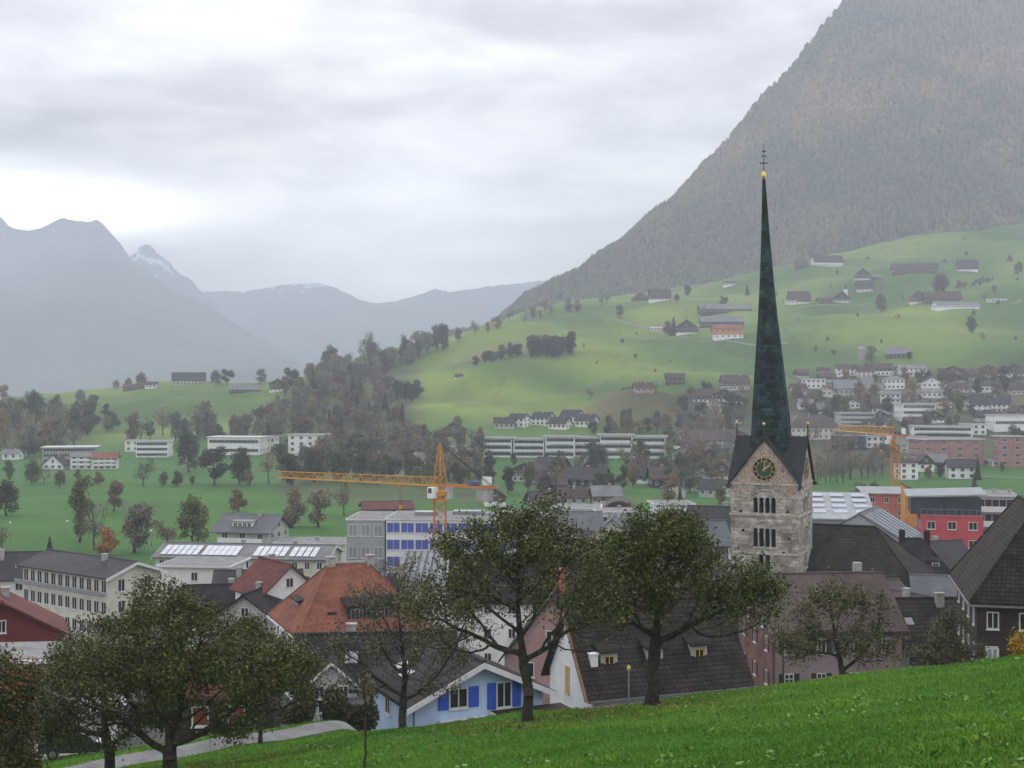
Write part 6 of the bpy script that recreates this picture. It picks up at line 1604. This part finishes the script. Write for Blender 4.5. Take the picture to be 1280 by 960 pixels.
# middle valley
scatter(44, [(470, 585), (560, 580), (600, 600), (690, 600), (720, 585), (800, 585), (900, 600), (915, 622), (800, 618), (700, 622), (620, 618), (470, 612)], (20, 40), [('round', 'dark'), ('round', 'green'), ('bare', 'grey'), ('round', 'brown'), ('tall', 'dark'), ('bare', 'brown')],
        'tree among the barns and gardens of the middle valley', 'trees in the middle of the valley', 210, mind=12)
scatter(26, [(470, 560), (600, 548), (600, 575), (470, 580)], (18, 34), [('bare', 'grey'), ('round', 'grey'), ('round', 'brown'), ('tall', 'grey')], 'hazy greyish tree behind the yellow crane', 'hazy trees behind the yellow crane', 211, mind=9)
scatter(9, [(610, 576), (840, 577), (840, 582), (610, 582)], (10, 22), [('round', 'dark'), ('round', 'green')], 'garden tree in front of the white apartment row', 'garden trees before the white apartment row', 212, mind=14)
scatter(12, [(735, 535), (840, 535), (850, 545), (735, 545)], (16, 28), [('round', 'dark'), ('bare', 'brown'), ('round', 'brown')], 'dark tree at the foot of the brown knoll', 'trees at the foot of the knoll', 213, mind=9)
tree(738, 500, 15, 'bare', 'grey', 'lone bare tree on the left flank of the knoll'); tree(820, 490, 13, 'bare', 'grey', 'lone bare tree beside the pinkish cottage on the knoll')
tree(870, 596, 44, 'round', 'rust', 'tall rusty brown tree left of the church tower gable'); tree(850, 640, 30, 'conifer', 'dark', 'dark conifer left of the tower beyond the roofs'); tree(900, 632, 30, 'round', 'olive', 'yellowish green tree just left of the tower')
tree(840, 630, 40, 'round', 'brown', 'broad brown tree between the barns and the tower')
scatter(34, [(835, 545), (915, 545), (915, 575), (920, 600), (835, 590)], (16, 30), [('bare', 'brown'), ('round', 'grey'), ('bare', 'grey'), ('round', 'brown'), ('round', 'green')], 'brownish tree among the barns left of the tower top', 'brownish trees left of the tower top', 217, mind=8)
scatter(26, [(990, 555), (1110, 548), (1140, 572), (1110, 590), (995, 592)], (18, 30), [('bare', 'brown'), ('bare', 'grey'), ('round', 'grey'), ('round', 'brown')], 'brown grey tree in the belt between the tower and the second crane', 'trees in the belt right of the tower', 218, mind=8)
scatter(46, [(345, 566), (480, 566), (605, 584), (600, 604), (470, 600), (345, 578)], (18, 34), [('round', 'dark'), ('round', 'grey'), ('bare', 'brown'), ('round', 'brown'), ('round', 'olive')], 'tree of the belt behind the crane arm', 'trees of the belt behind the crane arm', 219, mind=8, wide=(1.1, 1.6))
# right: orchard and field trees, village gardens
scatter(16, [(1018, 600), (1100, 590), (1105, 600), (1020, 607)], (22, 34), [('bare', 'brown'), ('bare', 'grey')], 'bare orchard tree right of the tower in front of the dark hall', 'bare orchard trees right of the tower', 214, mind=8)
for px, py, h, k, c, lb in ((1078, 632, 30, 'round', 'green', 'green bush tree at the edge of the field left of the second crane'), (1066, 634, 22, 'round', 'grey', 'grey bush at the edge of the field, left of the green one'), (1096, 632, 30, 'round', 'dark', 'dark tree at the foot of the second crane'),
                            (1218, 615, 22, 'conifer', 'dark', 'dark conifer above the terraced block'), (1222, 600, 26, 'conifer', 'dark', 'dark conifer right of the lone white house'), (1160, 599, 16, 'round', 'green', 'bushy tree before the black and white gable'), (1176, 598, 22, 'round', 'dark', 'dark tree right of the black and white gable'),
                            (1270, 570, 40, 'round', 'dark', 'dark tree in front of the right pink block'), (1145, 599, 18, 'round', 'olive', 'olive bush left of the black and white gable'), (1252, 590, 14, 'round', 'green', 'small tree beside the white flat garage')):
    tree(px, py, h, k, c, lb, 'trees around the right field')
scatter(74, [(985, 500), (1030, 475), (1280, 474), (1280, 535), (1200, 540), (1100, 545), (1090, 560), (1000, 520)], (12, 24), [('round', 'grey'), ('bare', 'brown'), ('round', 'olive'), ('round', 'dark'), ('bare', 'grey'), ('round', 'brown')],
        'garden tree among the village houses on the right', 'garden trees of the right village', 215, mind=8)
scatter(22, [(850, 500), (935, 495), (935, 545), (850, 545)], (14, 26), [('round', 'grey'), ('bare', 'brown'), ('round', 'dark')], 'tree around the chalets left of the spire', 'trees around the chalets left of the spire', 216, mind=10)
# lone trees of the pasture
for px, py, h, k, c, lb in ((860, 370, 15, 'round', 'dark', 'dark round tree on the pasture ridge left of the spire'), (904, 384, 15, 'round', 'dark', 'dark round tree behind the upper long barn'), (776, 397, 17, 'round', 'green', 'lone round tree on the pasture left of the barns'), (934, 369, 13, 'conifer', 'green', 'lone little tree on the pasture just left of the spire'),
                            (1102, 390, 23, 'round', 'green', 'broad lone tree in the middle of the right pasture'), (1215, 417, 23, 'round', 'green', 'broad lone tree casting shade on the right pasture'), (1228, 429, 14, 'bare', 'grey', 'small thin tree right below the broad shady one'), (1273, 344, 17, 'round', 'dark', 'dark round tree at the right edge of the pasture'),
                            (1180, 366, 26, 'round', 'dark', 'dark tree behind the big farm, right of two'), (1170, 364, 22, 'round', 'grey', 'greyish tree behind the big farm, left of two'), (1262, 327, 9, 'round', 'brown', 'small brown bush high on the right pasture'), (1090, 452, 21, 'round', 'grey', 'tree covering the silo above the village'),
                            (1137, 450, 11, 'round', 'dark', 'small bush beside the grey roofed barn'), (829, 360, 14, 'conifer', 'dark', 'dark conifer behind the ridge chalet'), (846, 377, 10, 'round', 'dark', 'dark bush right of the ridge chalet'), (842, 420, 22, 'conifer', 'dark', 'dark conifer left of the dark timber chalet'), (836, 419, 18, 'round', 'rust', 'rusty tree left of the dark conifer by the chalet'),
                            (878, 398, 16, 'bare', 'grey', 'bare tree at the left end of the upper long barn'), (1054, 378, 14, 'round', 'dark', 'dark tree beside the chapel turret'), (1020, 440, 8, 'round', 'brown', 'small brown bush on the lower pasture right of the spire'), (1243, 366, 9, 'round', 'brown', 'small bush on the pasture above the tunnel shed'), (1270, 426, 6, 'round', 'dark', 'tiny dark bush at the right of the lower pasture')):
    tree(px, py, h, k, c, lb, 'lone trees on the pasture', wide=1.2, dmin=500.)

scatter(34, [(620, 470), (700, 400), (860, 385), (1000, 350), (1120, 310), (1280, 285), (1280, 455), (1000, 462), (760, 480)], (3, 7), [('round', 'grey'), ('round', 'green'), ('bare', 'brown')], 'small shrub dotted on the open pasture', 'shrubs dotted over the pasture', 220, mind=24, wide=(1.1, 1.8))
scatter(12, [(1195, 358), (1240, 350), (1242, 354), (1197, 362)], (5, 8), [('round', 'green'), ('round', 'grey')], 'low bush in the hedge above the big farm', 'hedge bushes above the big farm', 221, mind=4, wide=(1.3, 1.8))
# forest that covers the mountain on the right: one mass nobody could count
def forest(name, X, D, Z, label, n, seed, size, cols, keep):
    r = np.random.default_rng(seed); R_, C_ = X.shape; i = r.uniform(0, R_ - 1.01, n * 3); j = r.uniform(0, C_ - 1.01, n * 3)
    i0, j0 = i.astype(int), j.astype(int); fi, fj = i - i0, j - j0
    def L(a): return a[i0, j0] * (1 - fi) * (1 - fj) + a[i0 + 1, j0] * fi * (1 - fj) + a[i0, j0 + 1] * (1 - fi) * fj + a[i0 + 1, j0 + 1] * fi * fj
    x, d, z = L(X), L(D), L(Z); k = keep(x, d, z, r); x, d, z = x[k][:n], d[k][:n], z[k][:n]; m = len(x)
    tone = cols(x, d, z); con = r.uniform(size=m) < .3
    h = size * r.uniform(.7, 1.5, m) * np.where(con, 1.25, 1); wd = h * np.where(con, .24, .42) * r.uniform(.8, 1.2, m)
    Vs = []; ang0 = r.uniform(0, 6.28, m)
    zl = [(-.35, .4), (.25, 1.0), (.65, .75)]
    for zf, rf in zl:
        for q in range(5):
            a = ang0 + 2 * math.pi * q / 5; rr = wd * rf * r.uniform(.7, 1.25, m) * np.where(con & (zf > .5), .45, 1)
            Vs.append(np.stack([x + rr * np.cos(a), d + rr * np.sin(a), z + h * zf * r.uniform(.9, 1.1, m)], 1))
    Vs.append(np.stack([x + wd * .1 * r.normal(size=m), d, z + h], 1))
    V = np.stack(Vs, 1).reshape(-1, 3); o = (np.arange(m) * 16)[:, None]; Fq = []
    for lv in range(2):
        for q in range(5):
            a, b, c, e = lv * 5 + q, lv * 5 + (q + 1) % 5, lv * 5 + 5 + (q + 1) % 5, lv * 5 + 5 + q
            Fq += [np.concatenate([o + a, o + b, o + c], 1), np.concatenate([o + a, o + c, o + e], 1)]
    for q in range(5): Fq.append(np.concatenate([o + 10 + q, o + 10 + (q + 1) % 5, o + 15], 1))
    c = np.repeat(tone * r.uniform(.78, 1.25, (m, 1)), 16, 0)
    ob = link(name, mesh_np(name, V, np.concatenate(Fq), [tone_mat('forest_cover', nscale=.02, fine=.3, amount=.2)], colors=c)); tag(ob, label, None, None, 'stuff')
def fcols(x, d, z):
    c = np.tile(np.array([.100, .106, .072]), (len(x), 1)); k = fbm(x, z * 1.3, 41, 4, .012) + .5 * fbm(x, z, 42, 3, .05); t = ss(-.45, .8, k) * ss(80, 520, x) * (1 - .6 * ss(380, 600, z))
    return c * (1 - t[:, None]) + np.array([.22, .165, .105]) * t[:, None]
def fkeep(x, d, z, r):
    px = 640 + F * x / d; gap = fbm(x, z * 1.6, 61, 3, .016)
    return (z > zg(x, d) - 5) & (px > 560) & (px < 1420) & (gap < 1.0 + .6 * r.normal(size=len(x)))
forest('mountain_forest', MR[0], MR[1], MR[2], 'hazy autumn forest covering the steep mountain', 46000, 301, 8, fcols, fkeep)

# ------------------------------------------------------------------ meadow grass
r = np.random.default_rng(77)
n = 640000
y = np.exp(r.uniform(np.log(16), np.log(82), n)); x = y * r.uniform(-.47, .60, n)
yc = 54 + 24 * ss(-3, -12, x); ok = (y < yc + 3)
pp = np.array(PATHP); o_ = np.argsort(pp[:, 0]); yp = np.interp(x, pp[o_, 0], pp[o_, 1]); ok &= ~((np.abs(y - yp) < 1.35) & (x < -3.5))
x, y = x[ok], y[ok]; m = len(x); z = zg(x, y)
cl_ = fbm(x, y, 88, 3, 1.3); lg = fbm(x, y, 89, 3, .25)
h = (.075 + .065 * np.clip(cl_, -1, 1.4) + .02 * lg) * r.uniform(.5, 1.25, m); h = np.maximum(h, .03); wd = r.uniform(.006, .014, m) * (1 + y / 60)
a = r.uniform(0, 6.28, m); ux, uy = np.cos(a), np.sin(a); lx_, ly_ = r.normal(size=m) * .5 * h, r.normal(size=m) * .5 * h
V = np.stack([np.stack([x - ux * wd, y - uy * wd, z - .02], 1), np.stack([x + ux * wd, y + uy * wd, z - .02], 1),
              np.stack([x + ux * wd * .6 + lx_ * .5, y + uy * wd * .6 + ly_ * .5, z + h * .65], 1), np.stack([x + lx_, y + ly_, z + h], 1)], 1).reshape(-1, 3)
Fq = np.arange(4 * m).reshape(m, 4)
g0 = np.array([.082, .200, .020]); g1 = np.array([.180, .335, .045]); t = np.clip(.42 + .42 * cl_ + .38 * lg + .25 * fbm(x, y, 93, 3, .6) + .18 * r.normal(size=m), 0, 1)[:, None]
dry = (r.uniform(size=m) < .04)[:, None]
c = g0 * (1 - t) + g1 * t; c = np.where(dry, np.array([.17, .15, .05]), c)
gr_ = link('grass', mesh_np('grass', V, Fq, [tone_mat('grass_blade', rough=.6, nscale=.12, fine=1.5, amount=.22)], colors=np.repeat(c, 4, 0)))
tag(gr_, 'short lush green grass of the sloping meadow', None, None, 'stuff')

# broad-leaved weeds and a few fallen leaves in the meadow
r = np.random.default_rng(78); n = 600
y = np.exp(r.uniform(np.log(17), np.log(56), n)); x = y * r.uniform(-.42, .42, n); k = fbm(x, y, 97, 3, .5) > -.1; x, y = x[k], y[k]
cx_ = np.repeat(x, 7) + r.normal(size=len(x) * 7) * .09; cy_ = np.repeat(y, 7) + r.normal(size=len(x) * 7) * .09
V, Fq = quads(np.stack([cx_, cy_, zg(cx_, cy_) + r.uniform(.05, .12, len(cx_))], 1), .065, r, .5, .9)
w_ = link('weeds', mesh_np('weeds', V, Fq, [M_LEAF])); w_.color = (.12, .235, .035, 1); tag(w_, 'pale green broad leaved weeds in the meadow', None, None, 'stuff')
n = 2200; c0 = np.array([[at(212, 48)], [at(660, 44.5)], [at(815, 48.5)], [at(137, 52)]]).reshape(4, 2)[r.integers(4, size=n)]; p = c0 + r.normal(size=(n, 2)) * 2.6
V, Fq = quads(np.stack([p[:, 0], p[:, 1], zg(p[:, 0], p[:, 1]) + r.uniform(.04, .12, n)], 1), .045, r, .6, .9)
w_ = link('fallen_leaves', mesh_np('fallen_leaves', V, Fq, [M_LEAF])); w_.color = (.20, .12, .04, 1); tag(w_, 'brown fallen leaves under the fruit trees', None, None, 'stuff')
